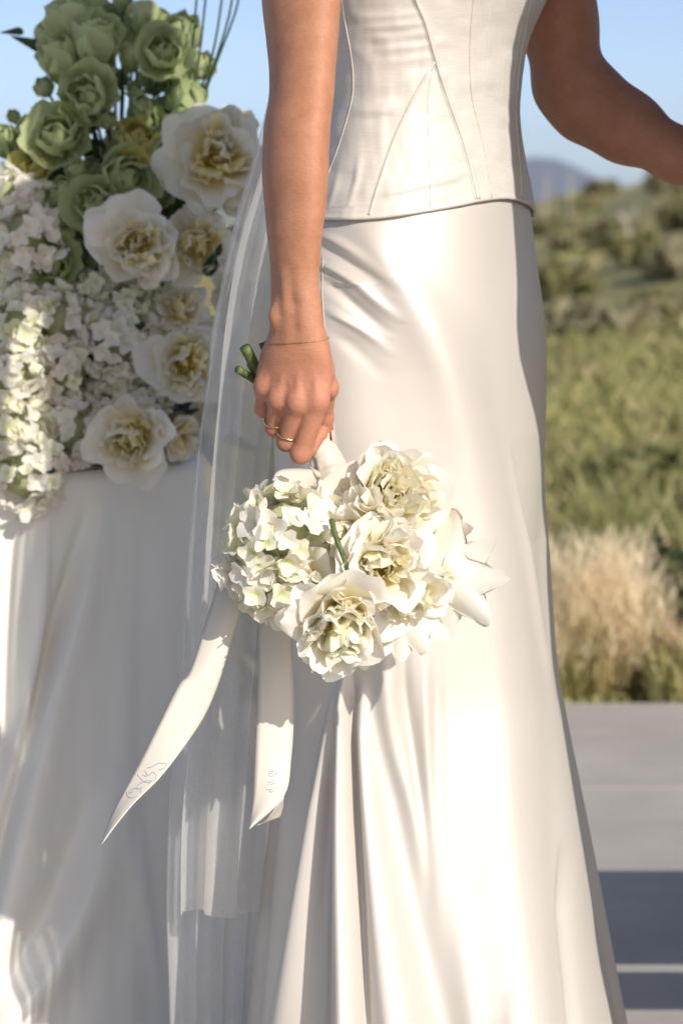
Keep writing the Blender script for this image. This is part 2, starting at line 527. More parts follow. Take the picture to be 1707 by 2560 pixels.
def blades(P, H, W, lean, colr, rng):
    """P (n,3) roots; H, W (n,); lean (n,); colr (n,3) -> verts, quads, tint (2-segment blades)"""
    n = len(P)
    a = rng.random(n) * 2 * math.pi
    dx = np.stack([np.cos(a), np.sin(a), 0 * a], -1)
    b = rng.random(n) * 2 * math.pi
    ln = np.stack([np.cos(b), np.sin(b), 0 * b], -1) * (lean * H)[:, None]
    up = np.array([0, 0, 1.0])
    rows_ = []
    for f, wf, lf in ((0, 1.0, 0.0), (0.55, 0.8, 0.35), (1.0, 0.12, 1.0)):
        c = P + up * (H * f * (1 - 0.25 * lean * f))[:, None] + ln * lf
        rows_.append(c - dx * (W * wf)[:, None]); rows_.append(c + dx * (W * wf)[:, None])
    V = np.stack(rows_, 1)
    base = (np.arange(n) * 6)[:, None]
    Q = np.concatenate([base + np.array([[0, 1, 3, 2]]), base + np.array([[2, 3, 5, 4]])], 0)
    C = np.repeat(np.concatenate([colr, np.ones((n, 1))], 1)[:, None, :], 6, 1).reshape(-1, 4)
    return V.reshape(-1, 3), Q, C

rg = np.random.default_rng(3)
n = 60000
gy = PATIO_END + 0.015 + (rg.random(n) ** 1.6) * 12.0
gx = (rg.random(n) * 1.25 - 0.45) * (2.2 + gy * 0.42) + 0.7
gz = terrain_z(gx, gy)
patch = vnoise(gx * 0.9, gy * 0.5) + 0.6 * vnoise(gx * 2.3 + 5, gy * 1.2)
near = smoothstep(0, 0.5, gy - PATIO_END)
Hh = (0.10 + 0.26 * rg.random(n) + 0.16 * patch) * (0.5 + 0.5 * near) * (1 + 0.02 * gy)
Hh = np.clip(Hh, 0.05, 0.8) * np.interp(gy, [5, 8, 17], [0.85, 0.6, 0.3])
qx = 853.5 + FPX * gx / gy
Hh = np.where((qx > 1370) & (qx < 1640) & (gy < 5.5), Hh * 0.25, Hh)
cg = np.array([0.205, 0.205, 0.080]); cd = np.array([0.44, 0.36, 0.19]); cy = np.array([0.30, 0.285, 0.11])
tt = np.clip(0.40 + 1.4 * patch + 0.45 * (rg.random(n) - 0.5), 0, 1)[:, None]
colr = np.where(rg.random(n)[:, None] < 0.16, cd, cg * tt + cy * (1 - tt)) * (1.05 + 0.35 * rg.random(n))[:, None]
V, Q, C = blades(np.stack([gx, gy, gz - 0.01], -1), Hh, 0.004 + 0.0011 * gy * (0.6 + rg.random(n)), 0.25 + 0.5 * rg.random(n), colr, rg)
me = build_mesh('meadow_grass', V, Q, mats=[M['grass']], colr=C, smooth=False)
tag(obj('meadow_grass', me), 'olive green meadow grass growing behind the patio', 'grass', kind='stuff')

# ---- feathery dry grass clumps at the patio edge
def grass_clump(loc, h, spread, n, seed, label, colA, colB, plume=True, group=None, cat='grass clump'):
    rg = np.random.default_rng(seed)
    root = empty('dry_grass_clump', loc, label, cat, group)
    r = spread * np.sqrt(rg.random(n)) * 0.35; a = rg.random(n) * 2 * math.pi
    P = np.stack([r * np.cos(a), r * np.sin(a), 0 * r], -1)
    H = h * (0.45 + 0.5 * rg.random(n))
    c = np.array(colA)[None] * (0.6 + 0.7 * rg.random(n))[:, None]
    V, Q, C = blades(P, H, 0.0016 + 0.002 * rg.random(n), 0.15 + 0.5 * rg.random(n), c, rg)
    o = obj('leaves', build_mesh('clump_leaves', V, Q, mats=[M['grass']], colr=C, smooth=False), root, world=False); o['kind'] = 'stuff'
    if plume:
        m = n // 5
        Vs, Qs, Cs = [], [], []; off = 0
        a = rg.random(m) * 2 * math.pi; rad = spread * (0.10 + 1.0 * rg.random(m))
        for k in range(m):
            tip = np.array([rad[k] * math.cos(a[k]), rad[k] * math.sin(a[k]), h * (0.62 + 0.60 * rg.random())])
            b0 = np.array([tip[0] * 0.2, tip[1] * 0.2, 0.0])
            q = np.linspace(0.35, 1, 26)
            line = b0 + (tip - b0) * q[:, None]; line[:, 2] -= 0.05 * h * (q ** 3)
            pp = line + rg.normal(0, 0.010, line.shape) * np.interp(q, [0.35, 0.6, 1], [0.2, 1, 0.7])[:, None]
            cc = np.array(colB)[None] * (0.75 + 0.5 * rg.random(26))[:, None]
            v, qd, cl = blades(pp, 0.02 + 0.05 * rg.random(26), np.full(26, 0.0012), 0.25 + 0.6 * rg.random(26), cc, rg)
            Vs.append(v); Qs.append(qd + off); Cs.append(cl); off += len(v)
        o = obj('plumes', build_mesh('clump_plumes', np.concatenate(Vs), np.concatenate(Qs), mats=[M['grass']], colr=np.concatenate(Cs), smooth=False), root, world=False); o['kind'] = 'stuff'
    return root

def gl(px, Y): 
    x = at(px, 1280, Y).x
    return (x, Y, float(terrain_z(np.array(x), np.array(Y))) - 0.01)

grass_clump(gl(1505, 5.24), 0.31, 0.15, 820, 1, 'tall feathery blond grass clump at the patio edge right of the skirt', (0.58, 0.48, 0.24), (0.92, 0.78, 0.55))
grass_clump(gl(1412, 5.18), 0.20, 0.10, 380, 2, 'short yellow green grass clump touching the right edge of the skirt', (0.42, 0.38, 0.13), (0.72, 0.62, 0.40))
grass_clump(gl(1655, 5.30), 0.13, 0.13, 220, 3, 'low straw coloured grass clump at the right edge of the picture', (0.55, 0.43, 0.22), (0.84, 0.66, 0.46))
grass_clump(gl(1560, 6.6), 0.38, 0.24, 420, 4, 'green grass clump standing behind the feathery blond grass', (0.28, 0.29, 0.10), (0.60, 0.48, 0.28), plume=False)

# ---- shrubs: trunk twigs and leafy crown built of small leaf faces
def shrub(loc, r, h, n, seed, label, c1, c2, group=None, leaf=0.035, name='shrub'):
    rg = np.random.default_rng(seed)
    root = empty(name, loc, label, 'shrub', group)
    ac = Acc()
    for k in range(7):
        a = rg.random() * 6.28; e = 0.3 + 0.6 * rg.random()
        tip = np.array([math.cos(a) * r * e, math.sin(a) * r * e, h * (0.5 + 0.4 * rg.random())])
        ac.tube([(0, 0, -0.05), tip * 0.5 + np.array([0, 0, 0.05 * h]), tip], [r * 0.035, r * 0.025, r * 0.008], 5)
    obj('trunk', ac.mesh('shrub_trunk', [M['stem_d']]), root, world=False)
    cl = rg.normal(0, 1, (14, 3)); cl /= np.linalg.norm(cl, axis=1)[:, None]
    cl = cl * np.array([r * 0.62, r * 0.62, h * 0.36]) + np.array([0, 0, h * 0.52])
    cr = (0.28 + 0.25 * rg.random(14)) * min(r, h)
    k = rg.integers(0, 14, n)
    d = rg.normal(0, 1, (n, 3)); d /= np.linalg.norm(d, axis=1)[:, None]
    P = cl[k] + d * (cr[k] * (0.6 + 0.45 * rg.random(n)))[:, None]
    P[:, 2] = np.maximum(P[:, 2], 0.02)
    t1 = rg.normal(0, 1, (n, 3)); t1 /= np.linalg.norm(t1, axis=1)[:, None]
    t2 = np.cross(d, t1); t2 /= np.linalg.norm(t2, axis=1)[:, None] + 1e-9
    s = leaf * (0.6 + 0.8 * rg.random(n))[:, None]
    V = np.stack([P - t1 * s, P + t2 * s * 0.45, P + t1 * s, P - t2 * s * 0.45], 1).reshape(-1, 3)
    Q = np.arange(4 * n).reshape(-1, 4)
    f = rg.random(n)[:, None] * 0.7 + 0.3 * rg.random(14)[k][:, None]
    C = np.concatenate([np.array(c1) * (1 - f) + np.array(c2) * f, np.ones((n, 1))], 1)
    o = obj('crown', build_mesh('shrub_crown', V, Q, mats=[M['grass']], colr=np.repeat(C, 4, 0), smooth=False), root, world=False)
    return root

shrub(gl(1728, 5.5), 0.17, 0.30, 2600, 21, 'dark green leafy shrub at the right edge beside the feathery grass', (0.018, 0.035, 0.012), (0.06, 0.085, 0.03), leaf=0.018)
shrub(gl(1600, 8.2), 0.22, 0.20, 1200, 22, 'low green shrub in the meadow above the feathery grass', (0.12, 0.14, 0.045), (0.24, 0.24, 0.09))
HILL = [  # photo column, distance, radius, height, dark/light, label
 (1355, 46, 1.0, 0.9, 0, 'small dark shrub on the slope close beside the corset hem'),
 (1435, 33, 0.8, 0.65, 0, 'dark round shrub on the middle slope nearest the hip'),
 (1540, 31, 0.8, 0.62, 0, 'dark shrub below the pale leaning snag on the slope'),
 (1640, 17.5, 0.36, 0.42, 0, 'dark green shrub low on the slope near the right edge'),
 (1565, 16.5, 0.42, 0.34, 2, 'grey brown shrub left of the low dark green shrub'),
 (1445, 17.0, 0.60, 0.42, 2, 'wide grey sage shrub close to the thigh of the skirt'),
 (1490, 78, 1.6, 1.3, 0, 'dark shrub on the skyline below the raised forearm'),
 (1650, 60, 1.4, 1.5, 0, 'dark bush high on the hill at the right'),
 (1690, 36, 1.0, 0.8, 0, 'dark shrub at the right edge halfway up the hill'),
 (1440, 58, 1.2, 0.9, 1, 'olive shrub on the upper slope left of the pale snag'),
 (1600, 24, 0.7, 0.5, 1, 'olive shrub on the lower slope in the middle of the hill'),
 (1690, 22, 0.7, 0.55, 2, 'grey sage shrub on the lower slope at the right edge'),
 (1400, 22, 0.7, 0.5, 1, 'olive shrub on the lower slope beside the hip'),
]
cols = [((0.19, 0.18, 0.085), (0.30, 0.27, 0.13)), ((0.20, 0.20, 0.075), (0.32, 0.28, 0.12)), ((0.26, 0.235, 0.14), (0.38, 0.335, 0.20))]
for k, (px, Y, r, h, c, lb) in enumerate(HILL):
    shrub(gl(px, Y), r * (0.55 if Y < 45 else 0.4), h * (0.55 if Y < 45 else 0.35), 700, 40 + k, lb, *cols[c], leaf=0.03 + 0.002 * Y)
# brush that reads as one mass
rg = np.random.default_rng(77)
acV, acQ, acC = [], [], []; off = 0
nb = 900
by = 12 + 92 * rg.random(nb) ** 1.3
bx = (rg.random(nb) * 1.15 - 0.35) * by * 0.55 + 1.0
bz = terrain_z(bx, by)
for k in range(nb):
    m = 26
    rr = (0.10 + 0.20 * rg.random()) * (0.6 + by[k] / 120)
    d = rg.normal(0, 1, (m, 3)); d /= np.linalg.norm(d, axis=1)[:, None]; d[:, 2] = np.abs(d[:, 2]) * 0.6
    P = np.array([bx[k], by[k], bz[k]]) + d * rr * (0.5 + 0.5 * rg.random(m))[:, None]
    t1 = rg.normal(0, 1, (m, 3)); t1 /= np.linalg.norm(t1, axis=1)[:, None]
    t2 = np.cross(d, t1); t2 /= np.linalg.norm(t2, axis=1)[:, None] + 1e-9
    s = rr * 0.30
    acV.append(np.stack([P - t1 * s, P + t2 * s * 0.5, P + t1 * s, P - t2 * s * 0.5], 1).reshape(-1, 3))
    acQ.append(np.arange(4 * m).reshape(-1, 4) + off); off += 4 * m
    u = rg.random()
    base = np.array([0.36, 0.335, 0.14]) if u < 0.45 else (np.array([0.45, 0.38, 0.20]) if u < 0.78 else (np.array([0.31, 0.255, 0.185]) if u < 0.93 else np.array([0.26, 0.245, 0.11])))
    cc = base * (0.95 + 0.4 * rg.random((m, 1)))
    acC.append(np.repeat(np.concatenate([cc, np.ones((m, 1))], 1), 4, 0))
me = build_mesh('hillside_brush', np.concatenate(acV), np.concatenate(acQ), mats=[M['grass']], colr=np.concatenate(acC), smooth=False)
tag(obj('hillside_brush', me), 'olive and straw coloured brush covering the hillside', 'brush', kind='stuff')

# pale dead stalks that stand out on the slope
M['dead'] = mat_plain('bleached_wood', (0.60, 0.53, 0.47), 0.8, 0.2, 6)
def snag(px, Y, pyt, w, lean, label):
    g = Vector(gl(px, Y)); top = at(px, pyt, Y)
    H = top.z - g.z
    root = empty('dead_stalk', g, label, 'stalk')
    ac = Acc(); pts = spline([(0, 0, -0.1), (lean * 0.3, 0, H * 0.4), (lean * 0.5, 0, H * 0.7), (lean, 0, H)], 10)
    ac.tube(pts, np.linspace(w, w * 0.35, 11), 6)
    obj('trunk', ac.mesh('stalk_trunk', [M['dead']]), root, world=False)
    rr = random.Random(px)
    for k in range(6):
        f = 0.35 + 0.1 * k; p = pts[int(f * 10)]
        a = rr.random() * 6.28; L = w * (3 + 3 * rr.random())
        ac = Acc(); ac.tube([p, (p[0] + math.cos(a) * L * 0.6, p[1] + math.sin(a) * L * 0.6, p[2] + L * 0.5), (p[0] + math.cos(a) * L, p[1] + math.sin(a) * L, p[2] + L * 1.3)], [w * 0.4, w * 0.28, w * 0.1], 5)
        obj('branch', ac.mesh('stalk_branch', [M['dead']]), root, world=False)
snag(1572, 30, 535, 0.03, -0.16, 'pale leaning snag in the middle of the slope')
snag(1352, 48, 430, 0.022, 0.05, 'pale thin dead stalk on the skyline nearest the corset')
snag(1412, 50, 420, 0.02, 0.03, 'pale thin dead stalk on the skyline right of the blue mountain')

# the air: pale even haze, a closed box round everything but the sky
ac = Acc(); ac.box((0, 3400, 70), (12400, 7200, 240))
hz = NT('haze_air')
pv = hz.n('ShaderNodeVolumePrincipled')
pv.inputs['Color'].default_value = (0.74, 0.87, 1.0, 1)
pv.inputs['Density'].default_value = 9.0e-5
pv.inputs['Anisotropy'].default_value = 0.0
hz.l(pv.outputs[0], hz.out.inputs['Volume'])
haze = obj('haze', ac.mesh('haze', [hz.m], smooth=False))
tag(haze, 'pale bluish haze over the far country', 'haze', kind='stuff')
# ------------------------------------------------------------------ implicit bodies (smooth unions, meshed by surface nets)
def rcone(P, a, b, ra, rb):
    a = np.asarray(tuple(a), np.float32); b = np.asarray(tuple(b), np.float32)
    ba = b - a; L2 = float(ba @ ba) + 1e-12
    t = np.clip(((P - a) @ ba) / L2, 0, 1)
    d = P - a - t[..., None] * ba
    return np.sqrt((d * d).sum(-1)) - (ra + (rb - ra) * t)

def ellipsoid(P, c, r):
    q = (P - np.asarray(tuple(c), np.float32)) / np.asarray(r, np.float32)
    return (np.sqrt((q * q).sum(-1)) - 1) * min(r)

def smin(a, b, k):
    h = np.clip(0.5 + 0.5 * (b - a) / k, 0, 1)
    return b + (a - b) * h - k * h * (1 - h)

def surface_nets(F, org, h):
    nx, ny, nz = F.shape
    s = F < 0
    cnt = np.zeros((nx - 1, ny - 1, nz - 1), np.int8)
    for i in (0, 1):
        for j in (0, 1):
            for k in (0, 1):
                cnt += s[i:nx - 1 + i, j:ny - 1 + j, k:nz - 1 + k]
    cells = np.argwhere((cnt > 0) & (cnt < 8))
    idx = -np.ones(cnt.shape, np.int64)
    idx[tuple(cells.T)] = np.arange(len(cells))
    acc = np.zeros((len(cells), 3)); num = np.zeros(len(cells))
    C = [(i, j, k) for i in (0, 1) for j in (0, 1) for k in (0, 1)]
    for a in C:
        for ax in range(3):
            if a[ax]: continue
            b = list(a); b[ax] = 1
            fa = F[cells[:, 0] + a[0], cells[:, 1] + a[1], cells[:, 2] + a[2]]
            fb = F[cells[:, 0] + b[0], cells[:, 1] + b[1], cells[:, 2] + b[2]]
            m = (fa < 0) != (fb < 0)
            t = np.where(m, fa / np.where(fa == fb, 1, fa - fb), 0)
            p = np.array(a, float)[None] + 0 * acc; p[:, ax] += t
            acc[m] += p[m]; num[m] += 1
    V = (cells + acc / num[:, None]) * h + np.asarray(org)
    quads = []
    for ax in range(3):
        sl0 = [slice(None)] * 3; sl1 = [slice(None)] * 3
        sl0[ax] = slice(0, -1); sl1[ax] = slice(1, None)
        d = s[tuple(sl0)] != s[tuple(sl1)]
        e = np.argwhere(d)
        o1, o2 = (ax + 1) % 3, (ax + 2) % 3
        ok = (e[:, o1] > 0) & (e[:, o2] > 0) & (e[:, o1] < F.shape[o1] - 1) & (e[:, o2] < F.shape[o2] - 1)
        e = e[ok]
        def cid(d1, d2):
            q = e.copy(); q[:, o1] -= d1; q[:, o2] -= d2
            return idx[q[:, 0], q[:, 1], q[:, 2]]
        q = np.stack([cid(1, 1), cid(0, 1), cid(0, 0), cid(1, 0)], -1)
        flip = ~s[tuple(e.T)]
        q[flip] = q[flip][:, ::-1]
        quads.append(q)
    return V, np.concatenate(quads)

def mesh_field(fn, lo, hi, h, B=5):
    """samples the field only in blocks near its surface"""
    lo = np.asarray(lo, float); hi = np.asarray(hi, float)
    nb = np.ceil((np.ceil((hi - lo) / h) + 1) / B).astype(int)
    bi = np.stack(np.meshgrid(*[np.arange(k) for k in nb], indexing='ij'), -1).reshape(-1, 3)
    cen = (lo + (bi * B + (B - 1) / 2) * h).astype(np.float32)
    fc = np.concatenate([fn(c) for c in np.array_split(cen, max(1, len(cen) // 60000))])
    F = np.repeat(np.repeat(np.repeat(fc.reshape(tuple(nb)), B, 0), B, 1), B, 2).astype(np.float32)
    act = bi[np.abs(fc) < h * B * 1.15]
    loc = np.stack(np.meshgrid(*[np.arange(B)] * 3, indexing='ij'), -1).reshape(-1, 3)
    for part in np.array_split(act, max(1, len(act) // 700)):
        ii = (part[:, None, :] * B + loc[None]).reshape(-1, 3)
        F[ii[:, 0], ii[:, 1], ii[:, 2]] = fn((lo + ii * h).astype(np.float32))
    n = np.minimum(np.ceil((hi - lo) / h).astype(int) + 1, F.shape)
    return surface_nets(F[:n[0], :n[1], :n[2]], lo, h)

# ------------------------------------------------------------------ the bride
PERSON = empty('person', (0.10, 2.38, 0), 'bride in ivory satin skirt and corset holding a white bouquet downwards', 'person')

# near arm: elliptical sections read down the arm (photo row, centre column, half width px, half depth m, depth Y)
YA = 2.13
ARM = np.array([
 # py    cx    hw   b      Y
 [-420, 790, 118, 0.048, 2.235],
 [-250, 776, 112, 0.047, 2.215],
 [-100, 758, 102, 0.044, 2.190],
 [0,    753,  97, 0.041, 2.178],
 [100,  755,  88, 0.038, 2.170],
 [190,  755,  80.5, 0.036, 2.165],
 [250,  752,  79.5, 0.036, 2.158],
 [310,  743,  81.5, 0.036, 2.150],
 [380,  739,  82, 0.035, 2.144],
 [440,  737.5, 81.5, 0.034, 2.140],
 [520,  738,  75.5, 0.031, 2.137],
 [580,  736,  68.5, 0.0270, 2.134],
 [640,  737,  62.5, 0.0235, 2.132],
 [700,  737,  59.5, 0.0205, 2.130],
 [760,  740,  62.5, 0.0190, 2.128],
 [810,  742,  66, 0.0185, 2.127],
 [850,  746,  69, 0.0180, 2.126],
 [885,  746,  74, 0.0160, 2.1255],
 [925,  744,  70, 0.0105, 2.127],
 [965,  740,  52, 0.0050, 2.129]])
Za = np.array([zof(r[0], r[4]) for r in ARM])
Xa = np.array([at(r[1], r[0], r[4]).x for r in ARM])
Wa = np.array([r[2] * r[4] / FPX for r in ARM])

def arm_sweep(P, clip=True):
    z = P[..., 2]
    zz = Za[::-1]
    cx = smooth_interp(z, zz, Xa[::-1]); a = smooth_interp(z, zz, Wa[::-1])
    b = smooth_interp(z, zz, ARM[::-1, 3]); cy = smooth_interp(z, zz, ARM[::-1, 4])
    kk = np.interp(z, [0.86, 0.99, 1.05], [0.42, 0.45, 0.5])   # section turned so that the outer edge rolls away
    x = P[..., 0] - cx; y = P[..., 1] - cy
    u = x; v = y + kk * x
    r = (np.abs(u / a) ** 2.15 + np.abs(v / b) ** 2.15) ** (1 / 2.15)
    d = (r - 1) * np.minimum(a, b)
    lo, hi = zz[0], zz[-1]
    return np.maximum(d, np.maximum(lo - z, z - hi))

def hp(px, py, d):
    d = d + 0.42 * (740 - min(px, 800)) * 0.351          # back of the hand turned: the little finger lies further back
    return at(px, py, YA + d / 1000.0)
def pr(r, Y=YA): return r * Y / FPX

# fingers: joints (column, row, depth mm behind the wrist plane, radius px)
FING = {
 'index': [(794, 1000, -6, 28), (752, 1133, 2, 26.5), (772, 1120, 26, 23), (800, 1085, 34, 20)],
 'middle': [(744, 1006, -11, 28), (716, 1103, 3, 25), (738, 1098, 28, 22), (770, 1060, 36, 19)],
 'ring': [(697, 998, -9, 26), (687, 1068, 6, 23.5), (708, 1066, 30, 21), (740, 1030, 38, 18)],
 'pinky': [(662, 968, -3, 23), (660, 1022, 10, 20.5), (680, 1020, 30, 18), (705, 995, 36, 16)],
}
META = {'index': (776, 868, 2, 36), 'middle': (753, 862, -1, 36), 'ring': (728, 864, -1, 34), 'pinky': (706, 872, 2, 30)}

def near_arm(P):
    d = arm_sweep(P)
    palm = None
    for f in FING:
        m = META[f]; j = FING[f][0]
        c = rcone(P, hp(*m[:3]), hp(*j[:3]), pr(m[3]), pr(j[3] * 0.93))
        palm = c if palm is None else smin(palm, c, 0.010)
    # fleshy palm behind the metacarpals and the edge of the hand
    palm = smin(palm, rcone(P, hp(730, 890, 6), hp(735, 985, 10), pr(52), pr(48)), 0.010)
    palm = smin(palm, rcone(P, hp(686, 890, 6), hp(668, 965, 8), pr(26), pr(26)), 0.008)
    # ball of the thumb
    palm = smin(palm, rcone(P, hp(782, 870, 8), hp(806, 930, 10), pr(30), pr(30)), 0.010)
    d = smin(d, palm, 0.012)
    # wrist bone
    d = smin(d, ellipsoid(P, hp(697, 790, -13.5), (0.0085, 0.0065, 0.0105)), 0.006)
    # knuckle heads and tendons
    for f in FING:
        j = FING[f][0]; m = META[f]
        d = smin(d, ellipsoid(P, hp(j[0], j[1] - 2, j[2] - 5.0), (0.0074, 0.0062, 0.0085)), 0.006)
        d = smin(d, rcone(P, hp(m[0] * 0.6 + j[0] * 0.4, m[1] * 0.6 + j[1] * 0.4, m[2] * 0.6 + j[2] * 0.4 - 10.6), hp(j[0], j[1] - 8, j[2] - 8.2), 0.0019, 0.0024), 0.0032)
    # veins on the back of the hand
    for pts in ([(708, 905, -11.8), (716, 940, -13.2), (712, 965, -14.5)], [(716, 940, -13.2), (728, 955, -15), (738, 966, -16)], [(765, 880, -11.5), (770, 930, -13), (768, 970, -14.5)],
                [(735, 850, -15), (726, 880, -13.5), (716, 930, -13)]):
        for p, q in zip(pts[:-1], pts[1:]):
            d = smin(d, rcone(P, hp(*p), hp(*q), 0.0013, 0.0013), 0.0028)
    # forearm tendon groove near the wrist
    for pts in ([(748, 660, -15.0), (756, 740, -17.2), (764, 810, -16.9), (768, 860, -14.0)], [(716, 690, -15.5), (721, 770, -17.2), (724, 850, -15.0)]):
        for p, q in zip(pts[:-1], pts[1:]):
            d = smin(d, rcone(P, hp(*p), hp(*q), 0.0020, 0.0020), 0.008)
    out = None
    for f, J in FING.items():
        c = None
        for p, q in zip(J[:-1], J[1:]):
            e = rcone(P, hp(*p[:3]), hp(*q[:3]), pr(p[3]), pr(q[3]))
            c = e if c is None else smin(c, e, 0.003)
        p = J[1]                                         # bony middle joint
        c = smin(c, ellipsoid(P, hp(p[0], p[1], p[2] - 3), (0.0080, 0.0068, 0.0078)), 0.004)
        e = smin(d, c, 0.0055)
        out = e if out is None else smin(out, e, 0.0011)
    T = [(800, 905, 14, 33), (820, 968, 19, 23), (811, 1045, 38, 19.5), (818, 1090, 45, 16.5)]
    c = None
    for p, q in zip(T[:-1], T[1:]):
        e = rcone(P, hp(*p[:3]), hp(*q[:3]), pr(p[3]), pr(q[3]))
        c = e if c is None else smin(c, e, 0.004)
    c = smin(c, ellipsoid(P, hp(826, 972, 16), (0.0070, 0.0075, 0.0085)), 0.005)
    c = smin(c, ellipsoid(P, hp(815, 1044, 37), (0.0068, 0.0068, 0.0078)), 0.004)
    return smin(out, c, 0.0032)

ZCUT = 1.345
Vn, Qn = mesh_field(near_arm, (-0.125, 2.06, 0.78), (0.055, 2.245, ZCUT), 0.0016)

def relax(V, Q, n, k=0.5):
    """a few passes of neighbour averaging (hides the grid steps)"""
    E = np.concatenate([Q[:, [0, 1]], Q[:, [1, 2]], Q[:, [2, 3]], Q[:, [3, 0]]])
    for _ in range(n):
        S = np.zeros_like(V); c = np.zeros(len(V))
        for a, b in ((0, 1), (1, 0)):
            for ax in range(3):
                S[:, ax] += np.bincount(E[:, a], V[E[:, b], ax], len(V))
            c += np.bincount(E[:, a], minlength=len(V))
        V = V * (1 - k) + k * S / np.maximum(c, 1)[:, None]
    return V
Vn = relax(Vn, Qn, 2)

# far arm, its hand out of frame
YF = 2.50
FARM = [(1372, -430, 2.53, 116), (1385, -150, 2.52, 98), (1396, 60, 2.51, 86), (1424, 212, 2.50, 82), (1475, 262, 2.49, 88), (1565, 318, 2.465, 80), (1690, 388, 2.43, 58), (1790, 440, 2.40, 46), (1850, 470, 2.385, 45)]
def far_arm(P):
    d = None
    for p, q in zip(FARM[:-1], FARM[1:]):
        e = rcone(P, at(p[0], p[1], p[2]), at(q[0], q[1], q[2]), p[3] * p[2] / FPX, q[3] * q[2] / FPX)
        d = e if d is None else smin(d, e, 0.022)
    w = at(1850, 470, 2.385)
    h0 = w + Vector((0.070, -0.02, -0.020))
    d = smin(d, rcone(P, w, h0, 0.020, 0.024), 0.015)
    for k, (dy, L) in enumerate([(-0.028, 0.058), (-0.010, 0.066), (0.010, 0.062), (0.028, 0.048)]):
        a = h0 + Vector((0.002, dy * 0.8, -0.002)); b = a + Vector((L * 0.6, dy * 0.25, -0.012)); c = b + Vector((L * 0.42, 0, -0.026))
        d = smin(d, rcone(P, a, b, 0.0098, 0.0085), 0.006); d = smin(d, rcone(P, b, c, 0.0085, 0.0068), 0.003)
    a = w + Vector((0.028, -0.03, -0.002)); b = a + Vector((0.038, -0.030, -0.008)); c = b + Vector((0.030, -0.004, -0.006))
    d = smin(d, rcone(P, a, b, 0.012, 0.0095), 0.008); d = smin(d, rcone(P, b, c, 0.0095, 0.0075), 0.004)
    return d
Vf, Qf = mesh_field(far_arm, (0.14, 2.24, 0.96), (0.62, 2.60, ZCUT), 0.0034)
Vf = relax(Vf, Qf, 3)

# torso frame: she faces right and a little towards the lens
LAT = Vector((0.58, 0.815, 0)).normalized()
FWD = Vector((0.815, -0.58, 0)).normalized()
def loc3(c, l, f, z): return Vector((c[0] + LAT.x * l + FWD.x * f, c[1] + LAT.y * l + FWD.y * f, z))
TC = (0.085, 2.37)

def torso(P):
    d = None
    def add(c, k=0.04):
        nonlocal d
        d = c if d is None else smin(d, c, k)
    for s in (-1, 1):
        add(rcone(P, loc3(TC, s * 0.045, 0, 1.02), loc3(TC, s * 0.036, 0.0, 1.16), 0.052, 0.042))
        add(rcone(P, loc3(TC, s * 0.036, 0.0, 1.16), loc3(TC, s * 0.062, 0.0, 1.36), 0.042, 0.066))
        add(rcone(P, loc3(TC, s * 0.072, 0.01, 0.84), loc3(TC, s * 0.060, 0, 1.02), 0.070, 0.062))
        add(ellipsoid(P, loc3(TC, s * 0.075, 0.068, 1.34), (0.062, 0.062, 0.062)), 0.03)
        add(rcone(P, loc3(TC, s * 0.04, -0.02, 1.46), loc3(TC, s * 0.155, -0.01, 1.435), 0.045, 0.044))
    add(rcone(P, loc3(TC, 0, 0.0, 1.38), loc3(TC, 0, -0.01, 1.47), 0.085, 0.050))
    add(rcone(P, loc3(TC, 0, -0.01, 1.47), loc3(TC, 0, 0.010, 1.58), 0.052, 0.048), 0.02)
    # head
    add(ellipsoid(P, loc3(TC, 0, 0.018, 1.70), (0.080, 0.085, 0.105)), 0.02)
    add(ellipsoid(P, loc3(TC, 0, 0.055, 1.645), (0.052, 0.052, 0.060)), 0.03)
    add(rcone(P, loc3(TC, 0, 0.098, 1.70), loc3(TC, 0, 0.116, 1.672), 0.009, 0.013), 0.012)
    add(ellipsoid(P, loc3(TC, 0, 0.100, 1.638), (0.016, 0.016, 0.009)), 0.008)
    for s in (-1, 1):
        add(ellipsoid(P, loc3(TC, s * 0.080, 0.005, 1.69), (0.010, 0.016, 0.030)), 0.006)
        d = np.maximum(d, -ellipsoid(P, loc3(TC, s * 0.033, 0.108, 1.705), (0.018, 0.018, 0.010)))
        add(ellipsoid(P, loc3(TC, s * 0.033, 0.086, 1.705), (0.014, 0.014, 0.012)), 0.002)
    # shoulders to the arms
    n0 = Vector((Xa[0], ARM[0, 4], Za[0])); f0 = at(*FARM[0][:3])
    add(rcone(P, n0, (Xa[2], ARM[2, 4], Za[2]), 0.046, 0.040), 0.03)
    add(rcone(P, f0, at(*FARM[1][:3]), 0.047, 0.041), 0.03)
    return d
Vt, Qt = mesh_field(torso, (-0.22, 2.05, 0.80), (0.42, 2.72, 1.86), 0.0075)
Vt = relax(Vt, Qt, 2)
c0 = Vt[Qt].mean(1)
lat = (c0[:, 0] - TC[0]) * LAT.x + (c0[:, 1] - TC[1]) * LAT.y
near_side = (np.abs(lat) > 0.135) & (c0[:, 2] < ZCUT - 0.006)
Qt = Qt[~near_side]

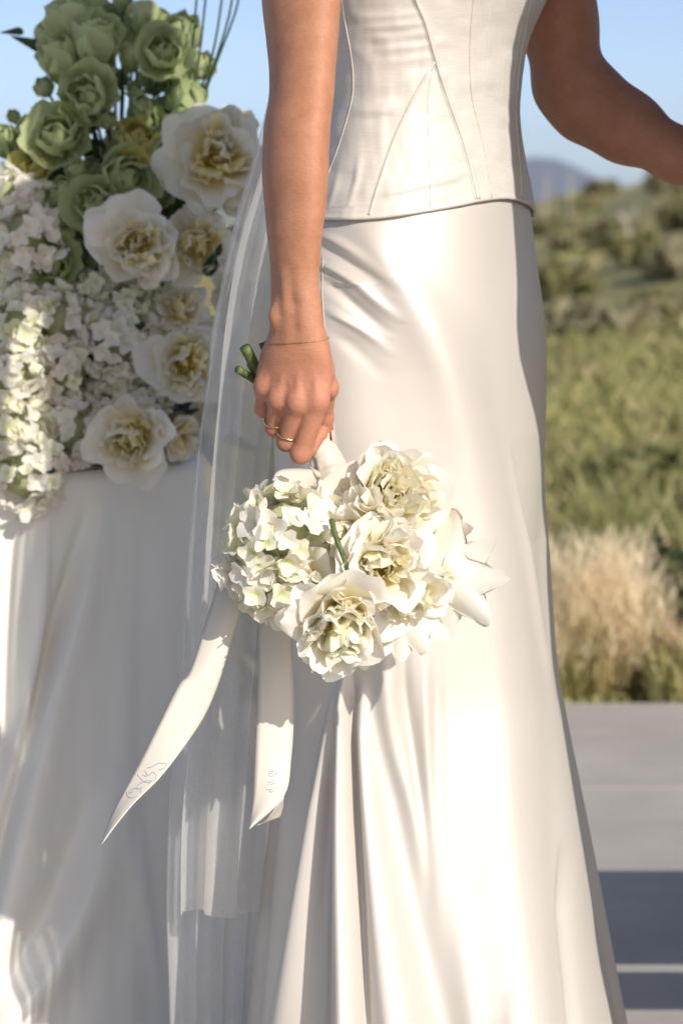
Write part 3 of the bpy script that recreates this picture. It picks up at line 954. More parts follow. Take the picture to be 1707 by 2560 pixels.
tint = []
kn = [hp(*FING[f][0][:3]) for f in FING] + [hp(*FING[f][1][:3]) for f in FING] + [hp(815, 1044, 37), hp(826, 972, 16)]
tv = np.zeros(len(Vn))
for k in kn:
    tv = np.maximum(tv, 0.75 * np.exp(-((Vn - np.array(k)) ** 2).sum(1) / (2 * 0.011 ** 2)))
tv = np.maximum(tv, 0.55 * smoothstep(0.97, 0.90, Vn[:, 2]))
tv = np.concatenate([tv, np.full(len(Vf), 0.05), np.full(len(Vt), 0.05)])
Vb = np.concatenate([Vn, Vf, Vt]); Qb = np.concatenate([Qn, Qf + len(Vn), Qt + len(Vn) + len(Vf)])
body = obj('body', build_mesh('body', Vb, Qb, mats=[M['skin']], colr=np.stack([tv] * 3 + [np.ones_like(tv)], -1)), PERSON)
tag(body, 'tanned bare arms and hands')

# thumb nail
ac = Acc()
nu, nv = 6, 8
c = hp(823, 1094, 43); ax = (hp(820, 1112, 46) - hp(817, 1076, 42)).normalized()
side = Vector((0.86, -0.35, 0.1)); side = (side - ax * side.dot(ax)).normalized(); tg = ax.cross(side)
Vv = []
for j in range(nv + 1):
    for i in range(nu + 1):
        u = i / nu * 2 - 1; v = j / nv * 2 - 1
        wid = 0.0052 * math.sqrt(max(0.05, 1 - 0.55 * abs(v) ** 3.2))
        a = u * 0.95
        Vv.append(c + ax * (v * 0.0078) + tg * (math.sin(a) * wid) + side * (0.0030 + 0.0022 * math.cos(a) - 0.0008 * v * v))
ac.add(Vv, grid_quads(nu, nv))
obj('fingernail', ac.mesh('fingernail', [M['nail']]), PERSON)

# rings and bracelet
def torus(c, axis, r, t, name, squash=1.0):
    ac = Acc(); axis = Vector(axis).normalized(); u = axis.orthogonal().normalized(); v = axis.cross(u)
    pts = [c + u * (r * math.cos(a)) + v * (r * math.sin(a)) for a in np.linspace(0, 2 * math.pi, 49)]
    ac.tube(pts, t, 8, cap=False)
    return ac.mesh(name, [M['gold']])
def on_finger(f, t): 
    a, b = hp(*FING[f][0][:3]), hp(*FING[f][1][:3])
    return a.lerp(b, t), (b - a), pr(FING[f][0][3] * (1 - t) + FING[f][1][3] * t)
c, ax, r = on_finger('ring', 0.78)
tag(obj('ring', torus(c, ax + Vector((0.004, 0, 0)), r + 0.0012, 0.0008, 'ring'), PERSON), 'plain gold ring on the ring finger')
c, ax, r = on_finger('middle', 0.80)
tag(obj('ring', torus(c, ax, r + 0.0011, 0.0010, 'ring'), PERSON), 'gold band ring on the middle finger')
bvn = BVHTree.FromPolygons([tuple(v) for v in Vn], [tuple(q) for q in Qn])
pts = []
cw = at(745, 850, 2.127)
for a in np.linspace(0, 2 * math.pi, 65):
    d = Vector((math.cos(a), math.sin(a), 0.10 * math.cos(a) + 0.06 * math.sin(a))).normalized()
    h = bvn.ray_cast(cw + d * 0.08, -d)
    if h[0] is not None: pts.append(h[0] + d * 0.0005)
ac = Acc(); ac.tube(pts, 0.00030, 6, cap=False)
for p in pts[::1]: ac.tube([p - Vector((0.0006, 0, 0)), p + Vector((0.0006, 0, 0))], 0.00044, 5)
tag(obj('bracelet', ac.mesh('bracelet', [M['gold']]), PERSON), 'fine gold chain bracelet around the wrist')

# ------------------------------------------------------------------ corset and skirt
YB = 2.37
def section(ex, phi, ratio):
    """ellipse turned with her hips, widened so that it reaches ex to either side; phi=0 faces right, -90 deg the lens"""
    B = ex / math.sqrt((ratio * 0.58) ** 2 + 0.815 ** 2) if np.isscalar(ex) else ex / np.sqrt((ratio * 0.58) ** 2 + 0.815 ** 2)
    A = B * ratio
    c, s = np.cos(phi), np.sin(phi)
    return A * s * LAT.x + B * c * FWD.x, A * s * LAT.y + B * c * FWD.y

def profile(tab, pys, Y=YB):
    tab = np.array(tab, float)
    L = smooth_interp(pys, tab[:, 0], tab[:, 1]); Rr = smooth_interp(pys, tab[:, 0], tab[:, 2])
    cx = (L + Rr) / 2; ex = (Rr - L) / 2
    return (cx - 853.5) / FPX * Y, ex / FPX * Y

def body_shell(tab, pys, ratio_fn, phis):
    Z = np.array([zof(p, YB) for p in pys])
    cx, ex = profile(tab, pys)
    # the line of sight is oblique, sight depth differs slightly from Y: correct the width
    fy = np.array([(at(853.5, p, YB) - Vector((0, 0, CAM_H))).dot(Vector((0, CA, -SA))) for p in pys])
    cx = cx * fy / YB; ex = ex * fy / YB
    rt = ratio_fn(pys)
    PH, PP = np.meshgrid(phis, pys)
    dx, dy = section(np.repeat(ex[:, None], len(phis), 1), PH, np.repeat(rt[:, None], len(phis), 1))
    X = cx[:, None] + dx; Yy = YB + dy
    return X, Yy, np.repeat(Z[:, None], len(phis), 1), PP

def normals(X, Y, Z):
    P = np.stack([X, Y, Z], -1)
    du = np.gradient(P, axis=1); dv = np.gradient(P, axis=0)
    n = np.cross(du, dv); n /= np.linalg.norm(n, axis=-1)[..., None] + 1e-12
    return n

CORSET = [(-420, 850, 1425), (-300, 848, 1446), (-180, 842, 1440), (-80, 834, 1405), (0, 830, 1362), (60, 831, 1334), (100, 833, 1318), (200, 837, 1301), (260, 836, 1296),
          (310, 830, 1298), (400, 812, 1312), (460, 797, 1325), (510, 783, 1334), (560, 770, 1340), (600, 760, 1344)]
front = np.linspace(R(-200), R(20), 380)
back = np.linspace(R(20), R(160), 90)[1:-1]
PHI = np.concatenate([front, back])
pys = np.concatenate([np.linspace(-420, 545, 230)])
X, Yc, Z, PP = body_shell(CORSET, pys, lambda p: np.interp(p, [-400, 100, 600], [1.25, 1.40, 1.45]), PHI)
n = normals(X, Yc, Z)
sgn = np.sign((n[..., 0] * (X - X.mean()) + n[..., 1] * (Yc - YB)).mean()); n *= sgn
px, py = project(np.stack([X, Yc, Z], -1).reshape(-1, 3)); px = px.reshape(X.shape); py = py.reshape(X.shape)
facing = smoothstep(0.05, -0.25, n[..., 1])
def ridge(px, py, path, w, A, wr=None):
    """bump along a path given as (row, column, amplitude scale)"""
    path = np.array(path, float)
    c = smooth_interp(py, path[:, 0], path[:, 1])
    a = np.interp(py, path[:, 0], path[:, 2], left=0, right=0) if path.shape[1] > 2 else 1.0
    d = px - c
    ww = np.where(d < 0, w, w if wr is None else wr)
    if path.shape[1] > 3:
        ww = ww * np.interp(py, path[:, 0], path[:, 3])
    return A * a * np.exp(-0.5 * (d / ww) ** 2)
D = np.zeros_like(X)
# creases under the bust and at the waist
for (y0, x0, x1, A, wv) in [(45, 900, 1050, 0.0022, 9), (72, 915, 1060, 0.0026, 8), (98, 930, 1075, 0.0024, 9), (128, 935, 1085, 0.0022, 8), (158, 960, 1095, 0.0016, 10),
                            (278, 880, 990, 0.0022, 12), (300, 900, 1010, -0.0016, 9), (470, 1080, 1170, 0.0020, 11), (492, 960, 1150, 0.0022, 8), (508, 900, 1080, -0.0018, 7), (455, 1100, 1180, -0.0014, 9)]:
    env = smoothstep(x0 - 20, x0 + 30, px) * smoothstep(x1 + 20, x1 - 30, px)
    D += 0.65 * A * env * np.exp(-0.5 * ((py - y0 - 0.10 * (px - x0) * (1 if y0 > 400 else -0.35) * (-1 if y0 > 400 else 1)) / wv) ** 2)
D += 0.0016 * vnoise(px / 55, py / 30) + 0.0009 * vnoise(px / 18, py / 60)
D += ridge(px, py, [(380, 905, 0), (450, 895, 1), (520, 875, 0.4)], 6, 0.0018)
D += ridge(px, py, [(400, 855, 0), (470, 845, 1), (525, 825, 0.4)], 6, 0.0016)
X = X + n[..., 0] * D * facing; Yc = Yc + n[..., 1] * D * facing
# curved hem: pull the last rows up or down by column
hem_x = [640, 780, 930, 1050, 1150, 1200, 1300, 1322, 1338, 1400]
hem_y = [545, 543, 541, 526, 509, 499, 501, 511, 530, 536]
hem = smooth_interp(np.clip(px[-1], 640, 1400), hem_x, hem_y)
hem = np.where(facing[-1] > 0.02, hem, 540)
top = pys[0]
f = (hem - top) / (pys[-1] - top)
newpy = top + (PP - top) * f[None, :]
Znew = np.interp(newpy.ravel(), np.linspace(-430, 620, 400), [zof(p, YB) for p in np.linspace(-430, 620, 400)]).reshape(PP.shape)
# shape follows the body below: re-evaluate the outline at the shifted rows
cx2, ex2 = profile(CORSET, newpy.ravel()); cx1, ex1 = profile(CORSET, PP.ravel())
sc_ = (ex2 / ex1).reshape(PP.shape)
cxx1 = cx1.reshape(PP.shape); cxx2 = cx2.reshape(PP.shape)
X = cxx2 + (X - cxx1) * sc_; Yc = YB + (Yc - YB) * sc_; Z = Znew
off = 0.0035
X = X + n[..., 0] * off; Yc = Yc + n[..., 1] * off
Vc = np.stack([X, Yc, Z], -1)
# turned hem: two more rows folding inwards
hemrow = Vc[-1].copy(); nh = n[-1]
Vc[-2] += nh[:, :] * 0.0008; Vc[-1] += nh * 0.0008
ext = [hemrow + nh * 0.0002 + np.array([0, 0, -0.0016]), hemrow - nh * 0.0022 + np.array([0, 0, -0.0012]), hemrow - nh * 0.003 + np.array([0, 0, 0.012])]
Vc = np.concatenate([Vc, np.array(ext)], 0)
nr = Vc.shape[0]
me = build_mesh('bodice', Vc.reshape(-1, 3), grid_quads(len(PHI), nr - 1, wrap=True), mats=[M['silk']])
bodice = obj('bodice', me, PERSON)
tag(bodice, 'ivory silk corset bodice with seams')
bvc = BVHTree.FromPolygons([tuple(v) for v in Vc.reshape(-1, 3)], [tuple(q) for q in grid_quads(len(PHI), nr - 1, wrap=True)])
EYE = Vector((0, 0, CAM_H))
def on_surface(bv, px, py, lift=0.0):
    d = (at(px, py, 2.0) - EYE).normalized()
    h = bv.ray_cast(EYE, d)
    if h[0] is None: return None
    nn = h[1] if h[1].dot(d) < 0 else -h[1]
    return h[0] + nn * lift
def seam(pts, r, mat, lift, name='seam', nseg=60, dash=None):
    q = spline([(a, b, 0) for a, b in pts], nseg)
    P = [on_surface(bvc, a, b, lift) for a, b, _ in q]; P = [p for p in P if p is not None]
    ac = Acc()
    if dash:
        for k in range(0, len(P) - 2, 2): ac.tube([P[k], P[k + 1]], r, 4)
    else:
        ac.tube(P, r, 6)
    o = obj(name, ac.mesh(name, [mat]), bodice, world=False)
    return o
S1 = [(1022, -60), (1040, 0), (1065, 60), (1090, 150), (1122, 250), (1165, 372), (1196, 498)]
seam(S1, 0.0026, M['silk'], -0.0006, 'boning_channel')
seam([(x - 8, y + 2) for x, y in S1], 0.0006, M['seam'], 0.0001)
seam([(1190, -60), (1183, 0), (1175, 90), (1174, 170), (1181, 255), (1208, 365), (1228, 494)], 0.0009, M['seam'], 0.0002)
seam([(1086, 155), (1040, 232), (985, 350), (942, 475), (924, 538)], 0.0014, M['silk'], 0.0001)
seam([(1082, 160), (1034, 235), (979, 352), (936, 477), (919, 537)], 0.0005, M['seam'], 0.0001)
seam([(1083, 162), (1070, 235), (1070, 340), (1074, 440), (1075, 515)], 0.0005, M['seam'], 0.0001)
seam([(852, -40), (860, 40), (878, 140), (883, 210), (876, 265), (845, 370), (818, 440)], 0.0006, M['seam'], 0.0001)
seam([(1310, -20), (1296, 100), (1282, 200), (1272, 258)], 0.0005, M['thread'], 0.0002, 'stitching', 90, True)
seam([(1330, -20), (1312, 80), (1296, 180), (1290, 300), (1300, 420), (1302, 490)], 0.0007, M['seam'], 0.0001)
for dx in (0, 26, 34, 62, 72):
    seam([(1198 + dx, -20), (1191 + dx, 80), (1186 + dx, 160), (1183 + dx * 0.95, 250)], 0.00045, M['thread'], 0.0002, 'stitching', 90, True)

# ---- skirt
SKIRT = [(470, 806, 1316), (520, 782, 1332), (560, 768, 1338), (620, 745, 1346), (700, 720, 1356), (800, 700, 1368), (880, 693, 1372), (1000, 688, 1369), (1100, 688, 1367), (1200, 690, 1370),
         (1400, 697, 1383), (1600, 703, 1392), (1700, 706, 1398), (1800, 706, 1413), (2000, 697, 1445), (2200, 677, 1479), (2400, 655, 1516), (2560, 640, 1549), (2900, 600, 1630), (3215, 540, 1740)]
front = np.linspace(R(-205), R(25), 560)
back = np.linspace(R(25), R(155), 110)[1:-1]
PHI = np.concatenate([front, back])
pys = np.concatenate([np.linspace(470, 2600, 560), np.linspace(2610, 3215, 60)])
X, Ys, Z, PP = body_shell(SKIRT, pys, lambda p: np.interp(p, [470, 900, 1800, 3200], [1.42, 1.36, 1.15, 1.08]), PHI)
n = normals(X, Ys, Z)
sgn = np.sign((n[..., 0] * (X - X.mean()) + n[..., 1] * (Ys - YB)).mean()); n *= sgn
px, py = project(np.stack([X, Ys, Z], -1).reshape(-1, 3)); px = px.reshape(X.shape); py = PP
facing = smoothstep(0.12, -0.25, n[..., 1])
D = np.zeros_like(X)
# long diagonal drape from the hip down to the right, with its hollow
D += ridge(px, py, [(540, 900, 0.2, 0.7), (640, 960, 0.9, 0.7), (760, 1045, 1, 0.8), (900, 1115, 1, 0.8), (1050, 1165, 1, 0.9), (1300, 1225, 1, 1), (1600, 1262, 1, 1), (2000, 1290, 1, 1), (2560, 1340, 1.2, 1.1), (3200, 1420, 1.2, 1.2)], 48, 0.0075, 62)
D -= ridge(px, py, [(700, 870, 0.2, 0.7), (900, 960, 0.8, 1), (1150, 1020, 1, 1), (1500, 1080, 1, 1), (1900, 1110, 1, 1), (2560, 1140, 1.2, 1.2)], 75, 0.0070)
D -= ridge(px, py, [(760, 1210, 0), (950, 1235, 0.7, ), (1150, 1275, 1), (1400, 1318, 0.8), (1700, 1370, 0.6), (2100, 1385, 0.9), (2560, 1420, 1)], 26, 0.0035)
# wrinkles fanning from behind the wrist
for p, w_, A in [([(575, 800, 0), (590, 826, 1), (615, 870, 0.9), (660, 930, 0.3), (700, 980, 0)], 16, 0.0060),
                 ([(600, 790, 0), (622, 820, 1), (655, 880, 1), (690, 940, 0.4), (730, 990, 0)], 15, -0.0055),
                 ([(640, 795, 0), (658, 825, 1), (690, 880, 1), (735, 935, 0.8), (790, 1000, 0)], 16, 0.0075),
                 ([(680, 800, 0), (705, 830, 1), (745, 880, 1), (785, 935, 0.5), (820, 980, 0)], 16, -0.0060),
                 ([(745, 810, 0), (775, 845, 1), (805, 900, 0.9), (840, 950, 0.3), (870, 980, 0)], 15, 0.0050),
                 ([(790, 815, 0), (830, 860, 0.8), (880, 920, 0.3), (930, 970, 0)], 22, -0.0040)]:
    D += ridge(px, py, p, w_, A * 0.68)
# the deep folds below the bouquet
D += ridge(px, py, [(1560, 868, 0, 0.5), (1690, 862, 0.55, 0.6), (1900, 866, 0.9, 0.9), (2200, 872, 1.1, 1.25), (2560, 880, 1.35, 1.6), (3200, 890, 1.7, 2.2)], 18, 0.023, 15)
D -= ridge(px, py, [(1600, 884, 0, 0.6), (1720, 888, 0.7, 0.6), (1900, 896, 1, 0.8), (2150, 909, 1.1, 1), (2560, 925, 1.2, 1), (3200, 950, 1.3, 1.5)], 8.5, 0.0055)
D += ridge(px, py, [(1620, 905, 0, 0.45), (1760, 908, 0.6, 0.6), (1900, 920, 0.85, 0.8), (2100, 940, 1, 1.15), (2300, 962, 1.15, 1.7), (2560, 1000, 1.3, 2.4), (3200, 1060, 1.5, 3.2)], 15, 0.0165, 26)
D -= ridge(px, py, [(1700, 960, 0, 0.7), (1900, 985, 0.8, 0.8), (2200, 1050, 1, 1), (2560, 1150, 1, 1.2), (3200, 1250, 1, 1.4)], 34, 0.008)
D += ridge(px, py, [(1640, 842, 0, 0.5), (1760, 826, 0.6, 0.7), (1950, 800, 1, 1), (2250, 752, 1.1, 1.2), (2560, 700, 1.2, 1.5), (3200, 620, 1.3, 2)], 13, 0.0150, 17)
D -= ridge(px, py, [(1700, 846, 0, 0.6), (1900, 828, 0.8, 0.8), (2150, 806, 1, 1.1), (2400, 790, 1.1, 1.4), (2560, 785, 1.2, 1.6), (3200, 760, 1.2, 2)], 17, 0.0110)
# upper soft folds that come out from under the bouquet
D += ridge(px, py, [(1500, 965, 0), (1650, 965, 0.9), (1800, 985, 0.9), (1950, 1030, 0.4), (2100, 1060, 0)], 16, 0.0055)
D -= ridge(px, py, [(1500, 1010, 0), (1650, 1012, 1), (1800, 1036, 1), (1950, 1060, 0.6), (2200, 1080, 0)], 13, 0.0060)
D += ridge(px, py, [(1500, 1062, 0), (1700, 1066, 0.8), (1850, 1072, 0.6), (2050, 1080, 0)], 13, 0.0042)
D -= ridge(px, py, [(1520, 1100, 0), (1700, 1098, 0.7), (1900, 1095, 0.4), (2050, 1100, 0)], 14, 0.0032)
# small creases low on the right
D -= ridge(px, py, [(2050, 1408, 0), (2200, 1404, 1), (2380, 1420, 0.9), (2560, 1436, 1), (3200, 1480, 1)], 7, 0.0060, 16)
D -= ridge(px, py, [(2350, 1262, 0), (2470, 1246, 1), (2560, 1240, 1), (3200, 1200, 1)], 12, 0.0060)
D += ridge(px, py, [(2100, 1150, 0), (2250, 1160, 0.6), (2400, 1180, 1), (2560, 1190, 1), (3200, 1240, 1)], 22, 0.0045)
# overlap of the side panel: everything right of its edge lies further back
edge = smooth_interp(py, [1050, 1150, 1250, 1350, 1450, 1550, 1650, 1750, 1850], [1270, 1288, 1305, 1327, 1345, 1362, 1380, 1398, 1430])
st = np.interp(py, [1080, 1200, 1350, 1640, 1720, 1800], [0, 0.35, 1, 1, 0.3, 0])
D -= 0.0115 * st * smoothstep(-3, 5, px - edge)
D += 0.0030 * st * np.exp(-0.5 * ((px - edge + 6) / 7) ** 2)
# slack of the cloth
D += 0.0042 * vnoise(px / 150 + 3, py / 520) + 0.0014 * vnoise(px / 70 + 9, py / 260) * smoothstep(1200, 2000, py)
bk = (1 - facing) * 0.012 * np.sin(PHI[None, :] * 9 + 0.6 * np.sin(pys[:, None] / 300)) * smoothstep(1100, 2400, py)
X = X + n[..., 0] * (D * facing + bk); Ys = Ys + n[..., 1] * (D * facing + bk)
Vs = np.stack([X, Ys, np.maximum(Z, 0.006)], -1)
me = build_mesh('skirt', Vs.reshape(-1, 3), grid_quads(len(PHI), len(pys) - 1, wrap=True), mats=[M['satin']])
skirt = obj('skirt', me, PERSON)
tag(skirt, 'long ivory satin skirt with deep front folds')
bvs = BVHTree.FromPolygons([tuple(v) for v in Vs.reshape(-1, 3)], [tuple(q) for q in grid_quads(len(PHI), len(pys) - 1, wrap=True)])
q = spline([(808, 640, 0), (806, 700, 0), (806, 745, 0), (812, 820, 0), (824, 990, 0), (836, 1080, 0), (850, 1170, 0)], 60)
P = [on_surface(bvs, a, b, 0.0004) for a, b, _ in q]
ac = Acc(); ac.tube([p for p in P if p is not None], 0.0004, 5)
obj('seam', ac.mesh('skirt_seam', [M['seam']]), skirt, world=False)

# hair: low chignon
def hair(P):
    d = ellipsoid(P, loc3(TC, 0, -0.012, 1.728), (0.095, 0.095, 0.098))
    d = smin(d, ellipsoid(P, loc3(TC, 0, -0.085, 1.64), (0.058, 0.058, 0.055)), 0.03)
    f = (P[..., 0] - TC[0]) * FWD.x + (P[..., 1] - TC[1]) * FWD.y
    return np.maximum(d, (f - 0.060) + 0.6 * np.maximum(0, 1.74 - P[..., 2]))
Vh, Qh = mesh_field(hair, (-0.16, 2.16, 1.54), (0.32, 2.60, 1.85), 0.008)
obj('hair', build_mesh('hair', relax(Vh, Qh, 2), Qh, mats=[M['hair']]), PERSON)
# ------------------------------------------------------------------ flowers
def petal(name, mat, L=1.0, W=1.0, b0=0.0, b1=0.6, cup=0.3, ruf=0.05, rk=2.0, rnd=0.35, pw=1.7, fp=0.75, notch=0.0, seed=0, nu=6, nv=6, point=False, base=0.10, jag=0.0, b2=0.0, twist=0.0):
    """thin curved petal along +Y, its inner face up (+Z)"""
    rr = np.random.default_rng(seed)
    ph = rr.random(6) * 6.28
    jg = rr.normal(0, 1, nu + 1) * jag
    m = 40
    th = b0 + b1 * np.linspace(0, 1, m) + b2 * np.linspace(0, 1, m) ** 3
    yc = np.concatenate([[0], np.cumsum(np.cos(th[:-1]))]) / (m - 1) * L
    zc = np.concatenate([[0], np.cumsum(np.sin(th[:-1]))]) / (m - 1) * L
    V, UV = [], []
    for j in range(nv + 1):
        v = j / nv
        for i in range(nu + 1):
            u = i / nu * 2 - 1
            if point:
                Lu = 1 - 0.62 * abs(u) ** 1.7
                f = math.sin(math.pi * (0.08 + 0.70 * v ** 0.9)) ** 0.75
            else:
                Lu = 1 - rnd * abs(u) ** 2.2 * (0.4 + 0.6 * v) + 0.06 * math.sin(u * 4 + ph[0]) + notch * math.cos(u * 7.0 + ph[1]) * v + jg[i] * v ** 3
                f = base + (1 - base) * min(1, v * 1.05) ** fp * (1 - 0.16 * v ** 3)
            s = np.clip(v * Lu, 0, 1)
            k = s * (m - 1)
            y = np.interp(k, np.arange(m), yc); z = np.interp(k, np.arange(m), zc); t = np.interp(k, np.arange(m), th)
            x = u * f * W / 2
            off = cup * (u * f) ** 2 * W / 2 * (1 - 0.55 * v * v * (b2 < 0)) + twist * u * f * v * W / 2
            off += ruf * v ** pw * (math.sin(rk * 3 * u + ph[2]) + 0.6 * math.sin(rk * 5.3 * u + ph[3])) + ruf * 0.5 * v * math.sin(6 * v + ph[4])
            V.append((x + ruf * 0.4 * v * math.sin(5 * v + ph[5]), y - math.sin(t) * off, z + math.cos(t) * off)); UV.append((u * 0.5 + 0.5, v))
    return build_mesh(name, V, grid_quads(nu, nv), mats=[mat], uv=UV)

POOL = {}
def pool(key, matkey):
    """variants of each petal kind, shared by every flower of that colour"""
    if (key, matkey) in POOL: return POOL[(key, matkey)]
    out = []; mt = M[matkey]
    for s in range(8 if key in ('guard', 'mid', 'inner') else 5):
        r = random.Random(s * 17 + len(key))
        b2 = r.uniform(-1.3, 0.25); tw = r.uniform(-.35, .35)
        if key == 'guard': me = petal('petal', mt, 1.0, 0.95 + 0.35 * r.random(), 0.05, 0.30 + 0.5 * r.random(), 0.40, 0.050, 1.4, 0.42, notch=0.02, fp=0.55, base=0.2, seed=s, nu=11, nv=9, jag=0.008, b2=b2 * 0.7, twist=tw * 0.6)
        elif key == 'mid': me = petal('petal', mt, 0.92, 0.70 + 0.35 * r.random(), -0.05, 0.45 + 0.6 * r.random(), 0.42, 0.060, 1.6, 0.30, notch=0.03, fp=0.55, base=0.2, seed=10 + s, nu=13, nv=10, jag=0.018, b2=b2 * 0.8, twist=tw)
        elif key == 'inner': me = petal('petal', mt, 0.84, 0.46 + 0.30 * r.random(), -0.05, 0.30 + 0.7 * r.random(), 0.42, 0.062, 1.8, 0.26, notch=0.04, fp=0.5, base=0.22, seed=20 + s, nu=13, nv=9, jag=0.024, b2=b2 * 0.8, twist=tw * 1.3)
        elif key == 'strap': me = petal('petal', mt, 0.5, 0.16 + 0.06 * r.random(), -0.2, 0.8 + 0.8 * r.random(), 0.6, 0.05, 1.5, 0.2, notch=0.10, seed=30 + s, nu=3, nv=5)
        elif key == 'cup': me = petal('petal', mt, 1.0, 0.95 + 0.1 * r.random(), -0.35, 1.0 + 0.2 * r.random(), 0.62, 0.045, 2.2, 0.25, notch=0.04, fp=0.5, base=0.25, seed=40 + s)
        elif key == 'rose': me = petal('petal', mt, 0.85, 0.85 + 0.15 * r.random(), -0.45, 1.5 + 0.3 * r.random(), 0.75, 0.055, 2.6, 0.22, notch=0.05, fp=0.5, base=0.3, seed=50 + s)
        elif key == 'point': me = petal('petal', mt, 1.0, 0.74 + 0.12 * r.random(), 0.35, -0.55 - 0.5 * r.random(), 0.42, 0.035, 1.5, point=True, seed=60 + s, nu=6, nv=8)
        elif key == 'leaf': me = petal('leaf', mt, 1.0, 0.34, 0.2, -0.5, 0.5, 0.03, 1.5, point=True, seed=70 + s, nu=4, nv=7)
        out.append(me)
    POOL[(key, matkey)] = out
    return out

def aim(p, n, r, spin=0.0):
    n = Vector(n).normalized()
    return Matrix.Translation(p) @ n.to_track_quat('Z', 'Y').to_matrix().to_4x4() @ Matrix.Rotation(spin, 4, 'Z') @ Matrix.Scale(r, 4)

def put(parent, me, az, el, rad=0.0, zz=0.0, s=1.0, roll=0.0, name='petal'):
    o = bpy.data.objects.new(name, me); col.objects.link(o); o.parent = parent
    o.matrix_basis = Matrix.Rotation(az, 4, 'Z') @ Matrix.Translation((0, rad, zz)) @ Matrix.Rotation(el, 4, 'X') @ Matrix.Rotation(roll, 4, 'Y') @ Matrix.Scale(s, 4)
    return o

def core_mesh(name, mat, r, n=60, spikes=0.0, seed=0, squash=0.7):
    """small bumpy seed head, optionally with filaments"""
    rr = np.random.default_rng(seed)
    nu, nv = 10, 6
    V = []
    for j in range(nv + 1):
        t = math.pi * j / nv
        for i in range(nu):
            a = 2 * math.pi * i / nu
            q = r * (1 + 0.12 * rr.normal())
            V.append((q * math.sin(t) * math.cos(a), q * math.sin(t) * math.sin(a), q * math.cos(t) * squash))
    ac = Acc(); ac.add(V, grid_quads(nu, nv, wrap=True))
    if spikes:
        for k in range(n):
            a = rr.random() * 6.28; e = 0.5 + 1.0 * rr.random()
            d = np.array([math.cos(a) * math.cos(e), math.sin(a) * math.cos(e), math.sin(e)])
            L = spikes * (0.6 + 0.5 * rr.random())
            ac.tube([d * r * 0.5, d * (r * 0.5 + L * 0.85), d * (r * 0.5 + L) + np.array([0, 0, 0.01])], [0.012, 0.012, 0.028], 4)
    return ac.mesh(name, [mat])

CORES = {}
def core(kind):
    if kind not in CORES:
        CORES[kind] = {'peony': lambda: core_mesh('peony', M['stamen'], 0.16, 46, 0.24, 3), 'lis': lambda: core_mesh('lisianthus', M['stem'], 0.16, seed=4, squash=1.0),
                       'tulip': lambda: core_mesh('tulip', M['stem'], 0.07, seed=5, squash=1.6), 'hydr': lambda: core_mesh('hydrangea', M['hcore'], 0.60, seed=6, squash=1.0)}[kind]()
    return CORES[kind]

def peony(parent, p, n, r, seed, mat='peony', ng=7, nm=9, ni=12, ns=0, open_=0.0, label=None, heart=None):
    heart = heart or mat
    rr = random.Random(seed)
    o = obj('peony', core('peony'), parent, M=aim(p, n, r, rr.random() * 6.28))
    if label: o['label'] = label
    for k in range(ng - 1):
        put(o, rr.choice(pool('guard', mat)), k * 6.283 / (ng - 1) + rr.uniform(-.35, .35), R(rr.uniform(-6, 30) - 12 * open_), 0.03, -0.08, rr.uniform(.76, 1.06), rr.uniform(-.35, .35))
    for k in range(nm + 3):
        put(o, rr.choice(pool('mid', mat)), k * 6.283 * 0.382 + rr.uniform(-.5, .5), R(rr.uniform(12, 52) - 8 * open_), rr.uniform(.02, .12), -0.04, rr.uniform(.72, 1.0), rr.uniform(-.5, .5))
    for k in range(int(ni * 1.25)):
        put(o, rr.choice(pool('inner', heart if k % 3 else mat)), k * 6.283 * 0.382 + rr.uniform(-.4, .4), R(rr.uniform(44, 86) - 6 * open_), rr.uniform(.02, .22), 0.0, rr.uniform(.7, 1.0), rr.uniform(-.8, .8))
    for k in range(ns):
        put(o, rr.choice(pool('strap', heart)), rr.uniform(0, 6.28), R(rr.uniform(30, 80)), rr.uniform(.05, .25), 0.02, rr.uniform(.8, 1.2), rr.uniform(-.6, .6))
    return o

